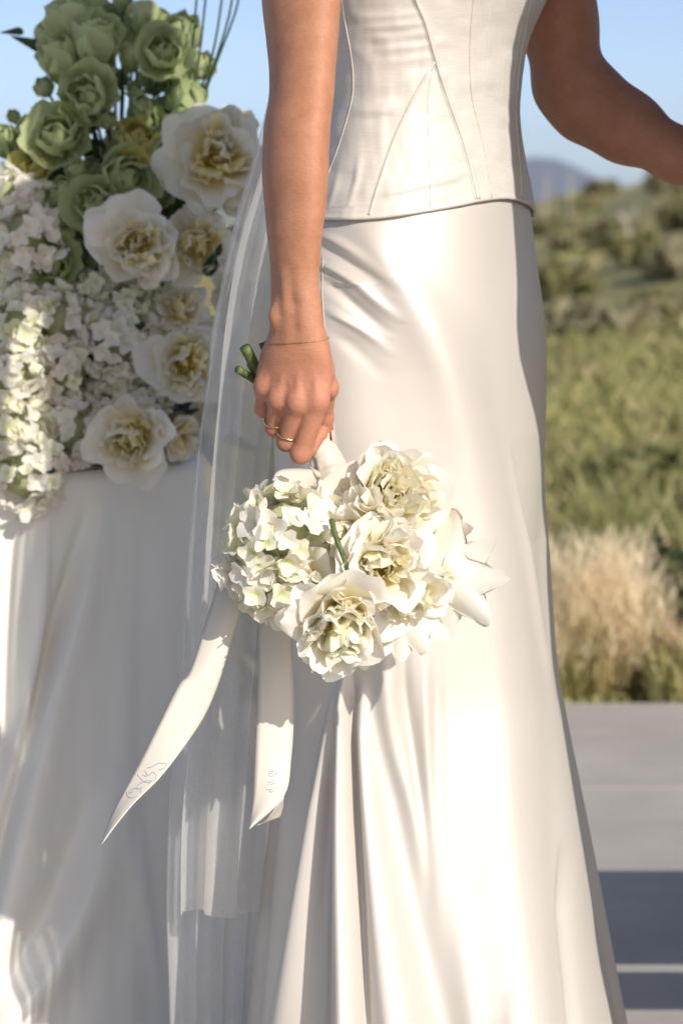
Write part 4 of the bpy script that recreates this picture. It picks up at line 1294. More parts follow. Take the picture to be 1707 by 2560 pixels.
def lisianthus(parent, p, n, r, seed, mat='lis', kind='rose', np_=None, label=None):
    """ruffled rosette (rose), upright cup seen from the side (cup) or tight button (bud)"""
    rr = random.Random(seed)
    o = obj('lisianthus', core('lis'), parent, M=aim(p, n, r, rr.random() * 6.28))
    if label: o['label'] = label
    if kind == 'rose':
        for k in range(5): put(o, rr.choice(pool('cup', mat)), k * 1.2566 + rr.uniform(-.2, .2), R(rr.uniform(28, 44)), 0.10, -0.25, rr.uniform(.9, 1.05), rr.uniform(-.15, .15))
        for k in range(5): put(o, rr.choice(pool('rose', mat)), k * 1.2566 + 0.6 + rr.uniform(-.2, .2), R(rr.uniform(50, 60)), 0.10, -0.18, rr.uniform(.9, 1.0), rr.uniform(-.25, .25))
        for k in range(6): put(o, rr.choice(pool('rose', mat)), k * 1.047 + rr.uniform(-.3, .3), R(rr.uniform(66, 80)), 0.10, -0.10, rr.uniform(.62, .8), rr.uniform(-.4, .4))
        for k in range(3): put(o, rr.choice(pool('rose', mat)), k * 2.09 + rr.uniform(-.3, .3), R(rr.uniform(80, 92)), 0.08, 0.0, rr.uniform(.42, .52), rr.uniform(-.5, .5))
    elif kind == 'cup':
        for k in range(5): put(o, rr.choice(pool('cup', mat)), k * 1.2566 + rr.uniform(-.15, .15), R(rr.uniform(66, 78)), 0.14, -0.75, rr.uniform(1.35, 1.5), rr.uniform(-.2, .2))
        for k in range(5): put(o, rr.choice(pool('rose', mat)), k * 1.2566 + .6 + rr.uniform(-.15, .15), R(rr.uniform(74, 86)), 0.10, -0.55, rr.uniform(1.25, 1.4), rr.uniform(-.3, .3))
        for k in range(5): put(o, rr.choice(pool('rose', mat)), k * 1.2566 + rr.uniform(-.15, .15), R(rr.uniform(82, 94)), 0.10, -0.30, rr.uniform(1.0, 1.1), rr.uniform(-.4, .4))
    else:
        for k in range(6): put(o, rr.choice(pool('rose', mat)), k * 1.047 + rr.uniform(-.15, .15), R(rr.uniform(56, 68)), 0.16, -0.62, rr.uniform(1.25, 1.4), rr.uniform(-.2, .2))
        for k in range(6): put(o, rr.choice(pool('rose', mat)), k * 1.047 + .5 + rr.uniform(-.15, .15), R(rr.uniform(74, 88)), 0.16, -0.40, rr.uniform(.95, 1.1), rr.uniform(-.4, .4))
    return o

# hydrangea floret: four round sepals and an eye
FLO = {}
def florets(mat):
    if mat in FLO: return FLO[mat]
    out = []
    for s in range(6):
        r = random.Random(90 + s); ac = Acc()
        for k in range(4):
            me = petal('x', M[mat], 0.98 + 0.1 * r.random(), 1.02 + 0.12 * r.random(), 0.25 * r.random(), 0.2 - 0.7 * r.random(), 0.55 * r.uniform(0.1, 1.2), 0.05, 1.0, 0.50, seed=100 + s * 4 + k, nu=4, nv=4, fp=0.62, base=0.14)
            n_ = len(me.vertices); V = np.empty(n_ * 3, np.float32); me.vertices.foreach_get('co', V); V = V.reshape(-1, 3)
            a = k * math.pi / 2 + r.uniform(-.12, .12)
            e = 0.15 + 0.4 * r.random()
            Rm = np.array((Matrix.Rotation(a, 3, 'Z') @ Matrix.Rotation(e, 3, 'X')))
            V = V @ Rm.T + np.array([0, 0, 0.03 * (k % 2)])
            uv = np.array([[i / 4, j / 4] for j in range(5) for i in range(5)])
            ac.add(V, grid_quads(4, 4), uv=uv); bpy.data.meshes.remove(me)
        Vc = [(0, 0, 0.13)] + [(0.10 * math.cos(a), 0.10 * math.sin(a), 0.03) for a in np.arange(6) * 1.047]
        ac.add(Vc, None, [(0, 1 + k, 1 + (k + 1) % 6) for k in range(6)], uv=[(0.5, 0)] * 7)
        out.append(ac.mesh('floret', [M[mat]]))
    FLO[mat] = out
    return out

def hydrangea(parent, p, r, seed, mat='hydr', nf=34, rf=0.030, view=(0.1, -1, 0.25), sq=1.0, mat2=None, label=None, stuff=True):
    """mophead: single florets on the side one sees, the rest of the ball joined"""
    rr = random.Random(seed)
    o = obj('hydrangea', core('hydr'), parent, M=Matrix.Translation(p) @ Matrix.Scale(r, 4))
    if label: o['label'] = label
    view = Vector(view).normalized()
    fl = florets(mat); fl2 = florets(mat2) if mat2 else fl
    N = int(12.57 / (0.78 * (rf / r) ** 2) * 2.3); rest = []
    dirs = []
    for k in range(N):
        z = 1 - 2 * (k + 0.5) / N; a = k * 2.39996
        d = Vector((math.sqrt(1 - z * z) * math.cos(a), math.sqrt(1 - z * z) * math.sin(a), z))
        d = (d + Vector((rr.gauss(0, .10), rr.gauss(0, .10), rr.gauss(0, .10)))).normalized()
        dirs.append(d)
    dirs.sort(key=lambda d: -d.dot(view))
    acc = Acc()
    for k, d in enumerate(dirs):
        rad = rr.uniform(.84, 1.06)
        tilt = (d + Vector((rr.gauss(0, .38), rr.gauss(0, .38), rr.gauss(0, .38)))).normalized()
        s = rf / r * 0.5 * rr.uniform(.70, 1.25)
        Mx = aim(d * rad, tilt, s, rr.random() * 6.28)
        me = rr.choice(fl if rr.random() < .7 else fl2)
        if k < nf:
            f = bpy.data.objects.new('floret', me); col.objects.link(f); f.parent = o; f.matrix_basis = Mx
        elif stuff:
            n_ = len(me.vertices); V = np.empty(n_ * 3, np.float32); me.vertices.foreach_get('co', V)
            V = V.reshape(-1, 3) @ np.array(Mx.to_3x3()).T + np.array(Mx.translation)
            Q = np.array([tuple(q.vertices) for q in me.polygons if len(q.vertices) == 4])
            acc.add(V, Q, uv=np.concatenate([np.tile(np.array([[i / 4, j / 4] for j in range(5) for i in range(5)]), (4, 1)), np.zeros((n_ - 100, 2))]))
    if acc.n:
        f = obj('florets', acc.mesh('florets', [M[mat]]), o, world=False); f['kind'] = 'stuff'
    return o

def stem(parent, pts, r, mat='stem', n=14, name='stem'):
    ac = Acc(); q = spline(pts, n)
    ac.tube(q, np.linspace(r, r * 0.85, n + 1), 7)
    return obj(name, ac.mesh(name, [M[mat]]), parent)

def leaf(parent, p, n, up, L, mat='leaf', seed=0):
    n = Vector(n).normalized(); up = Vector(up); y = (up - n * up.dot(n)).normalized(); x = y.cross(n)
    Mx = Matrix((x, y, n)).transposed().to_4x4(); Mx.translation = p
    base = ORIGIN[parent]
    o = bpy.data.objects.new('leaf', pool('leaf', mat)[seed % 5]); col.objects.link(o); o.parent = parent
    o.matrix_basis = Matrix.Translation(-base) @ Mx @ Matrix.Scale(L, 4)
    return o

# ------------------------------------------------------------------ the bouquet in her hand
BQ = empty('bouquet', at(820, 1180, 2.15), 'upside down bridal bouquet of white peonies and hydrangea tied with ivory ribbon', 'bouquet')
ppm = 2.08 / FPX
HL = at(800, 1095, 2.163)             # handle line
# handle wrap: a slightly crumpled cloth tube
nu, nv = 40, 60
pa, pb = at(757, 1030, 2.170), at(834, 1192, 2.154)
ax = (pb - pa); Lh = ax.length; ax.normalize()
sx = ax.orthogonal().normalized(); sy = ax.cross(sx)
Vw = []
for j in range(nv + 1):
    v = j / nv; c = pa + ax * (Lh * v)
    rad = float(np.interp(v, [0, 0.3, 0.62, 0.82, 1.0], [0.0128, 0.0134, 0.0136, 0.0150, 0.0168]))
    for i in range(nu):
        a = i / nu * 2 * math.pi
        q = rad * (1 + 0.34 * vnoise(i * 0.32, j * 0.16) + 0.035 * ((v * 5.5 + i / nu) % 1.0 - 0.5) + 0.055 * math.sin(a * 2 + v * 16) * smoothstep(0.45, 0.7, v))
        q += 0.0004 * math.sin(v * 40 + 2.2 * math.cos(a)) * float(smoothstep(0.5, 0.6, v) * smoothstep(0.95, 0.8, v))
        zz = 0.004 * math.sin(a + 1.0) * (v > 0.96)
        Vw.append(c + sx * (q * math.cos(a)) + sy * (q * math.sin(a)) + ax * zz)
wrap = obj('handle_wrap', build_mesh('handle_wrap', Vw, grid_quads(nu, nv, wrap=True), mats=[M['ribbon']]), BQ)
# stem ends above the hand, and stems fanning to the heads below the wrap
for (x0, y0, d0, x1, y1, r) in [(612, 868, 2.150, 668, 965, 0.0052), (656, 856, 2.168, 690, 940, 0.0038), (625, 908, 2.160, 662, 968, 0.0036), (594, 923, 2.148, 660, 966, 0.0038), (668, 866, 2.175, 690, 930, 0.0034)]:
    stem(BQ, [at(x0, y0, d0), at(x1, y1, 2.168), at(760, 1045, 2.170)], r)
for (x, y, Y, r) in [(985, 1240, 2.12, 0.0034), (950, 1390, 2.08, 0.0034), (860, 1540, 2.05, 0.0034), (1095, 1430, 2.09, 0.0034), (650, 1350, 2.08, 0.0040), (625, 1450, 2.09, 0.0038), (900, 1300, 2.12, 0.0036)]:
    stem(BQ, [at(800, 1110, 2.163), at(838, 1195, 2.150), at((838 + x) / 2 + 6, (1200 + y) / 2, (2.145 + Y) / 2 + 0.01), at(x, y, Y + 0.015)], r)
stem(BQ, [at(828, 1300, 2.045), at(842, 1350, 2.030), at(864, 1410, 2.026), at(869, 1470, 2.040)], 0.0026)
cam_dir = lambda a, b, c: Vector((a, -c, b))        # right, up, towards the lens

peony(BQ, at(968, 1255, 2.105), cam_dir(0.30, 0.42, 0.85), 0.066, 1, 'peony_pale', 8, 12, 16, 4, heart='peony_cream', label='double white peony nearest the handle')
peony(BQ, at(948, 1408, 2.065), cam_dir(0.18, 0.10, 0.95), 0.058, 2, 'peony_pale', 8, 9, 12, 0, -0.4, heart='peony_cream', label='half open white peony in the middle of the bouquet')
peony(BQ, at(854, 1540, 2.045), cam_dir(-0.05, -0.25, 0.92), 0.062, 3, 'peony_pale', 8, 13, 18, 4, heart='peony_cream', label='ruffled white peony at the bottom of the bouquet')
peony(BQ, at(1030, 1330, 2.135), cam_dir(0.75, 0.1, 0.55), 0.054, 4, 'peony_pale', 6, 7, 8, 0, heart='peony_cream')
peony(BQ, at(850, 1290, 2.110), cam_dir(-0.6, 0.25, 0.65), 0.044, 6, 'peony_pale', 6, 6, 6, 0)
peony(BQ, at(905, 1335, 2.085), cam_dir(-0.25, 0.10, 0.9), 0.050, 21, 'peony_pale', 6, 8, 9, 0, heart='peony_cream')
peony(BQ, at(1005, 1475, 2.085), cam_dir(0.45, -0.25, 0.8), 0.048, 22, 'peony_pale', 6, 8, 9, 0, heart='peony_cream')
peony(BQ, at(770, 1480, 2.070), cam_dir(-0.45, 0.05, 0.8), 0.044, 23, 'peony_pale', 6, 7, 6, 0)
hydrangea(BQ, at(705, 1330, 2.075), 0.038, 11, 'hydr_g', 46, 0.0336, mat2='hydr', label='pale green hydrangea head')
hydrangea(BQ, at(668, 1405, 2.086), 0.034, 12, 'hydr_g', 36, 0.0325, mat2='hydr')
hydrangea(BQ, at(692, 1456, 2.078), 0.030, 13, 'hydr_g', 24, 0.0302)
hydrangea(BQ, at(785, 1330, 2.105), 0.030, 14, 'hydr_g', 26, 0.0314, mat2='hydr')
# open white tulips seen from behind
def tulip(p, n, r, azs, els, seed, label=None):
    rr = random.Random(seed)
    o = obj('tulip', core('tulip'), BQ, M=aim(p, n, r))
    if label: o['label'] = label
    for a, e in zip(azs, els):
        put(o, rr.choice(pool('point', 'tulip')), R(a), R(e), 0.02, 0, rr.uniform(.94, 1.06), rr.uniform(-.12, .12))
tulip(at(1102, 1440, 2.090), cam_dir(0.25, -0.15, -0.95), 0.0625, [90, 52, 132, 8, 176, 222, 300], [10, 16, 14, 18, 22, 20, 26], 5, 'open white tulip with pointed petals seen from behind')
tulip(at(1060, 1345, 2.125), cam_dir(0.5, 0.3, -0.8), 0.050, [20, 80, 140, 200, 260, 320], [14, 20, 12, 18, 16, 20], 6)
tulip(at(1010, 1520, 2.085), cam_dir(0.2, -0.45, -0.85), 0.050, [150, 180, 205, 120, 240], [10, 14, 16, 18, 20], 8)
# loose guard petals around the handle end
rr = random.Random(3)
for (x, y, Y, nx, ny, nz, r) in [(935, 1165, 2.115, 0.1, 0.9, 0.5, 0.042), (1020, 1165, 2.125, 0.3, 0.9, 0.4, 0.040), (862, 1262, 2.105, -0.5, 0.5, 0.6, 0.034), (800, 1262, 2.110, -0.7, 0.2, 0.7, 0.030)]:
    o = bpy.data.objects.new('petal', rr.choice(pool('guard', 'peony_pale'))); col.objects.link(o); o.parent = BQ
    o.matrix_basis = Matrix.Translation(-ORIGIN[BQ]) @ aim(at(x, y + 40, Y), cam_dir(nx * 0.5, -0.35, 0.8), r) @ Matrix.Rotation(rr.uniform(-.5, .5) + (0.7 if nx < 0 else -0.3), 4, 'Z') @ Matrix.Rotation(R(12), 4, 'X')

# ribbon: strip given by its left and right edges
def strip(name, Lp, Rp, Yfn, n=60, m=8, thick=0.0006, parent=BQ, mat='ribbon', bow=0.0, wav=0.0):
    L = spline([(a, b, c) for a, b, c in Lp], n); Rr = spline([(a, b, c) for a, b, c in Rp], n)
    V, UV = [], []
    for k in range(n + 1):
        for i in range(m + 1):
            u = i / m
            p = L[k] * (1 - u) + Rr[k] * u
            P = at(p[0], p[1], p[2] - bow * math.sin(math.pi * u) + wav * math.sin(k / n * 9 + u * 2))
            V.append(P); UV.append((u, k / n))
    me = build_mesh(name, V, grid_quads(m, n), mats=[M[mat]], uv=UV)
    o = obj(name, me, parent)
    md = o.modifiers.new('thickness', 'SOLIDIFY'); md.thickness = thick
    return o
YR = 2.105
tl = strip('ribbon_tail', [(640, 1210, 2.135), (590, 1330, 2.130), (562, 1400, 2.122), (520, 1540, 2.11), (476, 1676, 2.10), (447, 1716, 2.095), (395, 1820, 2.085), (348, 1913, 2.080), (291, 2017, 2.074), (252, 2111, 2.07)],
           [(700, 1240, 2.125), (670, 1350, 2.125), (638, 1420, 2.120), (612, 1499, 2.115), (555, 1681, 2.10), (516, 1780, 2.09), (466, 1859, 2.080), (402, 1943, 2.072), (330, 2016, 2.070), (254, 2112, 2.068)], None, bow=0.002, wav=0.0045)
tag(tl, 'ivory ribbon tail with pale blue script embroidery')
tr_ = strip('ribbon_tail', [(700, 1220, 2.150), (665, 1380, 2.145), (650, 1523, 2.135), (646, 1696, 2.125), (641, 1844, 2.115), (634, 1982, 2.105), (622, 2072, 2.10)],
            [(770, 1230, 2.140), (735, 1400, 2.140), (730, 1573, 2.135), (735, 1745, 2.125), (728, 1893, 2.115), (709, 1992, 2.105), (624, 2073, 2.10)], None, bow=0.003, wav=0.0035)
tag(tr_, 'ivory ribbon tail with stitched date')
# turned back corner of the right tail
strip('ribbon_fold', [(668, 2048, 2.109), (655, 2058, 2.112), (640, 2063, 2.114)], [(709, 1990, 2.108), (706, 2020, 2.125), (700, 2042, 2.13)], None, n=10, m=5)
# bow loop
strip('ribbon_loop', [(798, 1176, 2.150), (745, 1172, 2.128), (700, 1176, 2.110), (682, 1196, 2.105), (690, 1222, 2.118), (740, 1235, 2.140)], [(790, 1212, 2.145), (768, 1252, 2.120), (725, 1262, 2.098), (688, 1250, 2.092), (692, 1262, 2.110), (745, 1270, 2.138)], None, n=40, bow=0.004)
strip('ribbon_knot', [(770, 1163, 2.148), (782, 1170, 2.142), (794, 1176, 2.144)], [(782, 1200, 2.146), (796, 1196, 2.138), (806, 1188, 2.144)], None, n=10, m=6, bow=0.004)

# embroidery, sewn on the ribbon faces
dg_cache = {}
def tail_bvh(o):
    me = o.data
    return BVHTree.FromPolygons([o.matrix_basis @ v.co + ORIGIN[BQ] for v in me.vertices], [tuple(p.vertices) for p in me.polygons])
def sew(o, strokes, r=0.00042, name='embroidery', lab=None):
    bv = tail_bvh(o); ac = Acc()
    for st in strokes:
        q = spline([(a, b, 0) for a, b in st], max(6, 4 * len(st)))
        P = [on_surface(bv, a, b, 0.0007) for a, b, _ in q]; P = [p for p in P if p is not None]
        if len(P) > 2: ac.tube(P, r, 5)
    e = obj(name, ac.mesh(name, [M['blue_thread']]), None)
    e.parent = o; e.matrix_basis = Matrix.Translation(-(o.matrix_basis.translation + ORIGIN[BQ]))
    if lab: e['label'] = lab
    return e
def z2(pts): return [(310 + a * 130 / 1568, 1880 + b * 130 / 1568) for a, b in pts]
sew(tl, [z2(s) for s in [
  [(105, 1205), (130, 1300), (190, 1375), (300, 1390), (400, 1340)],
  [(195, 1260), (190, 1200), (250, 1150), (380, 1100), (440, 1095), (510, 1150), (540, 1190), (510, 1250)],
  [(215, 1235), (300, 1210)], [(440, 1100), (400, 1165)], [(530, 1110), (575, 1080), (555, 1120), (530, 1100)],
  [(430, 1015), (480, 985), (590, 925)],
  [(430, 690), (500, 770), (600, 890), (680, 920), (770, 935), (850, 900), (900, 880)],
  [(650, 880), (760, 870), (840, 890), (770, 975)],
  [(650, 570), (715, 670), (740, 720)], [(580, 700), (680, 730), (820, 695)], [(820, 690), (840, 630), (880, 610), (950, 650), (990, 740), (970, 810), (940, 845)],
  [(725, 490), (850, 450), (960, 395), (1080, 335), (1040, 330)], [(1110, 345), (1210, 335), (1290, 375), (1280, 440), (1230, 500), (1100, 530), (1060, 520)]]], lab='pale blue script monogram')
def z3(pts): return [(620 + a * 100 / 1176, 1880 + b * 200 / 2352) for a, b in pts]
sew(tr_, [z3(s) for s in [
  [(620, 600), (700, 560), (720, 620), (640, 640), (620, 690), (700, 715), (760, 670)], [(720, 560), (800, 550), (860, 590), (850, 650), (780, 640), (740, 690)],
  [(600, 840), (605, 900)], [(595, 950), (600, 990)], [(640, 900), (780, 830)], [(660, 950), (770, 930), (780, 890)],
  [(550, 1100), (560, 1140)], [(600, 1100), (700, 1110), (750, 1070)], [(630, 1190), (650, 1140), (700, 1190), (750, 1150)]]], 0.0004, lab='pale blue stitched date')
# ------------------------------------------------------------------ the veil: sheer pleated layers
def veil_layer(name, Lp, Rp, Y0, py0, py1, npl, seed, fold=1.7, deep=0.014, hemwave=0.0, nu=150, nv=120, label=None, slack=0.0):
    rr = np.random.default_rng(seed)
    Lp = np.array(Lp, float); Rp = np.array(Rp, float)
    us = np.linspace(0, 1, nu + 1); vs = np.linspace(0, 1, nv + 1)
    V = []
    phs = rr.random(4) * 6.28
    for v in vs:
        py = py0 + (py1 - py0) * v
        grow = smoothstep(-900, 900, py)
        ph = 2 * math.pi * npl * us + phs[0] + 0.9 * np.sin(us * 5 + phs[1]) + 0.35 * np.sin(v * 4 + phs[2])
        g = us + fold * grow * np.sin(ph) / (2 * math.pi * npl) * (0.7 + 0.6 * vnoise(us * 4 + seed, v * 2.0 + 0 * us))
        g = g - (g[0]) * (1 - us) - (g[-1] - 1) * us
        L = float(smooth_interp(py, Lp[:, 0], Lp[:, 1])); Rr = float(smooth_interp(py, Rp[:, 0], Rp[:, 1]))
        pxs = L + (Rr - L) * g
        Y = Y0 + deep * (0.3 + 0.7 * grow) * np.cos(ph) + 0.02 * vnoise(us * 3, v * 3 + 0 * us) + slack * us
        pyy = py + hemwave * v ** 8 * np.sin(ph * 0.5 + 1.0) + hemwave * 0.6 * v ** 8 * (us - 0.5)
        for a, b, c in zip(pxs, pyy, Y): V.append(at(a, b, c))
    me = build_mesh(name, V, grid_quads(nu, nv), mats=[M['tulle']])
    o = obj(name, me, PERSON)
    if label: o['label'] = label
    return o
LA = [(-1000, 862), (-600, 800), (-200, 738), (0, 708), (240, 672), (400, 632), (527, 594), (670, 562), (823, 531), (957, 518), (1082, 500), (1225, 486), (1400, 470), (1656, 456), (2000, 425), (2238, 417), (2560, 425), (2950, 415)]
RA = [(-1000, 912), (-300, 880), (240, 852), (600, 800), (900, 765), (1300, 728), (1700, 705), (2200, 672), (2560, 645), (2950, 640)]
LB = [(-1000, 866), (-600, 806), (0, 720), (250, 690), (420, 655), (560, 612), (800, 566), (1000, 547), (1300, 520), (1600, 497), (1850, 476), (2056, 458), (2290, 455)]
RB = [(-1000, 908), (-300, 872), (240, 846), (600, 790), (900, 750), (1300, 715), (1700, 690), (2000, 672), (2290, 650)]
veil_layer('veil', LA, RA, 2.415, -1000, 2950, 4, 3, 1.35, 0.018, label='long sheer white tulle veil layer')
veil_layer('veil', LB, RB, 2.372, -1000, 2285, 3, 8, 1.6, 0.020, hemwave=10, label='shorter sheer white tulle veil layer with a wavy hem')

# ------------------------------------------------------------------ table, cloth and flowers on it
TX, TY = -0.425, 3.0
table = empty('table', (TX, TY, 0), 'small round table hidden under the ivory satin cloth', 'table')
ac = Acc(); nn = 40
V = [(TX + rr_ * math.cos(a), TY + rr_ * math.sin(a), z) for (rr_, z) in ((0.001, 0.742), (0.235, 0.742), (0.238, 0.735), (0.235, 0.715), (0.001, 0.715)) for a in np.arange(nn) * 2 * math.pi / nn]
ac.add(V, grid_quads(nn, 4, wrap=True))
obj('table_top', ac.mesh('table_top', [mat_plain('table_wood', (0.22, 0.14, 0.08), 0.6)]), table)
ac = Acc(); ac.tube([(TX, TY, 0.012), (TX, TY, 0.716)], 0.035, 12)
obj('leg', ac.mesh('table_leg', [bpy.data.materials['table_wood']]), table)
ac = Acc()
V = [(TX + rr_ * math.cos(a), TY + rr_ * math.sin(a), z) for (rr_, z) in ((0.001, 0.03), (0.06, 0.028), (0.18, 0.014), (0.185, 0.002), (0.001, 0.002)) for a in np.arange(nn) * 2 * math.pi / nn]
ac.add(V, grid_quads(nn, 4, wrap=True))
obj('base', ac.mesh('table_base', [bpy.data.materials['table_wood']]), table)

phi = np.concatenate([np.linspace(R(-190), R(10), 420), np.linspace(R(10), R(170), 100)[1:-1]])
rows_ = []
for r_ in (0.002, 0.08, 0.16, 0.21, 0.235): rows_.append((r_, 0.752, 0))
for a in np.linspace(0, 1, 6): rows_.append((0.235 + 0.018 * math.sin(a * 1.57), 0.752 - 0.018 * (1 - math.cos(a * 1.57)), 0))
zz = np.linspace(0.73, 0.004, 230)
RT = np.interp(zz, [zof(p, 3.0) for p in (2950, 2450, 2100, 1800, 1500, 1180)], [0.368, 0.333, 0.312, 0.290, 0.270, 0.253])
rows_ += [(r_, z, 1) for r_, z in zip(RT, zz)]
RR = np.array([r[0] for r in rows_])[:, None]; ZZ = np.array([r[1] for r in rows_])[:, None]; on = np.array([r[2] for r in rows_])[:, None]
X = TX + RR * np.cos(phi)[None]; Y = TY + RR * np.sin(phi)[None]; Z = np.repeat(ZZ, len(phi), 1)
px, py = project(np.stack([X, Y, Z], -1).reshape(-1, 3)); px = px.reshape(X.shape); py = py.reshape(X.shape)
fc = smoothstep(0.1, -0.3, np.sin(phi))[None] * on
D = np.zeros_like(X)
D += ridge(px, py, [(1215, 270, 0, 0.6), (1330, 243, 0.4, 0.7), (1500, 196, 0.8, 0.8), (1700, 138, 1, 1), (1900, 88, 1.1, 1.1), (2150, 30, 1.2, 1.3), (2560, -60, 1.3, 1.6), (2950, -140, 1.4, 1.8)], 14, 0.020, 46)
D -= ridge(px, py, [(1230, 225, 0, 0.7), (1400, 185, 0.6, 0.8), (1600, 130, 1, 0.9), (1800, 80, 1, 1), (2000, 28, 1, 1), (2400, -60, 1, 1.2), (2950, -180, 1, 1.4)], 17, 0.016)
D += ridge(px, py, [(1230, 125, 0, 0.7), (1450, 112, 0.7, 0.8), (1650, 96, 1, 0.9), (1850, 55, 1, 1), (2100, -10, 1, 1), (2950, -150, 1, 1.4)], 18, 0.014, 12)
D -= ridge(px, py, [(1250, 60, 0, 0.9), (1500, 45, 0.7, 1), (1800, 20, 0.8, 1), (2200, -40, 0.8, 1), (2950, -120, 1, 1.3)], 22, 0.010)
D += ridge(px, py, [(1900, 300, 0, 1), (2050, 262, 0.6, 1), (2250, 205, 1, 1.1), (2400, 130, 1.1, 1.3), (2540, 30, 1.2, 1.5), (2800, -60, 1.2, 1.7), (2950, -100, 1.2, 1.8)], 26, 0.018, 42)
D -= ridge(px, py, [(1950, 215, 0, 1), (2150, 165, 0.8, 1.1), (2350, 70, 1, 1.2), (2560, -50, 1, 1.3), (2950, -160, 1, 1.5)], 30, 0.012)
D += ridge(px, py, [(1300, 330, 0.2), (1600, 315, 0.8), (1900, 300, 0.6), (2300, 330, 0.4), (2950, 340, 1)], 20, 0.0050)
D += ridge(px, py, [(1250, 400, 0.1), (1500, 405, 0.6), (1900, 420, 0.8), (2300, 470, 0.9), (2950, 520, 1)], 26, 0.0060)
D -= ridge(px, py, [(1300, 365, 0.2), (1600, 360, 0.8), (2000, 370, 0.9), (2400, 410, 1), (2950, 440, 1)], 18, 0.0050)
D += ridge(px, py, [(2050, 360, 0), (2200, 350, 0.8), (2400, 395, 0.9), (2560, 420, 1), (2950, 450, 1)], 20, 0.008)
D *= 1.2
D += 0.010 * vnoise(px / 130 + 2, py / 500) * smoothstep(1200, 1800, py) + 0.0035 * vnoise(px / 45, py / 260) * smoothstep(1250, 1700, py) + 0.0012 * vnoise(px / 22, py / 90)
bk = (1 - fc) * on * 0.016 * np.sin(phi * 11)[None] * smoothstep(0.74, 0.3, Z)
dd = D * fc + bk
X = X + np.cos(phi)[None] * dd; Y = Y + np.sin(phi)[None] * dd
me = build_mesh('tablecloth', np.stack([X, Y, Z], -1).reshape(-1, 3), grid_quads(len(phi), len(rows_) - 1, wrap=True), mats=[M['cloth']])
tag(obj('tablecloth', me), 'ivory satin cloth draped to the floor over the flower table', 'tablecloth')

AR = empty('flower_arrangement', (at(300, 1180, 2.95).x, 2.95, 0.756), 'tall arrangement of green and white flowers in a low bronze bowl on the table', 'flowers')
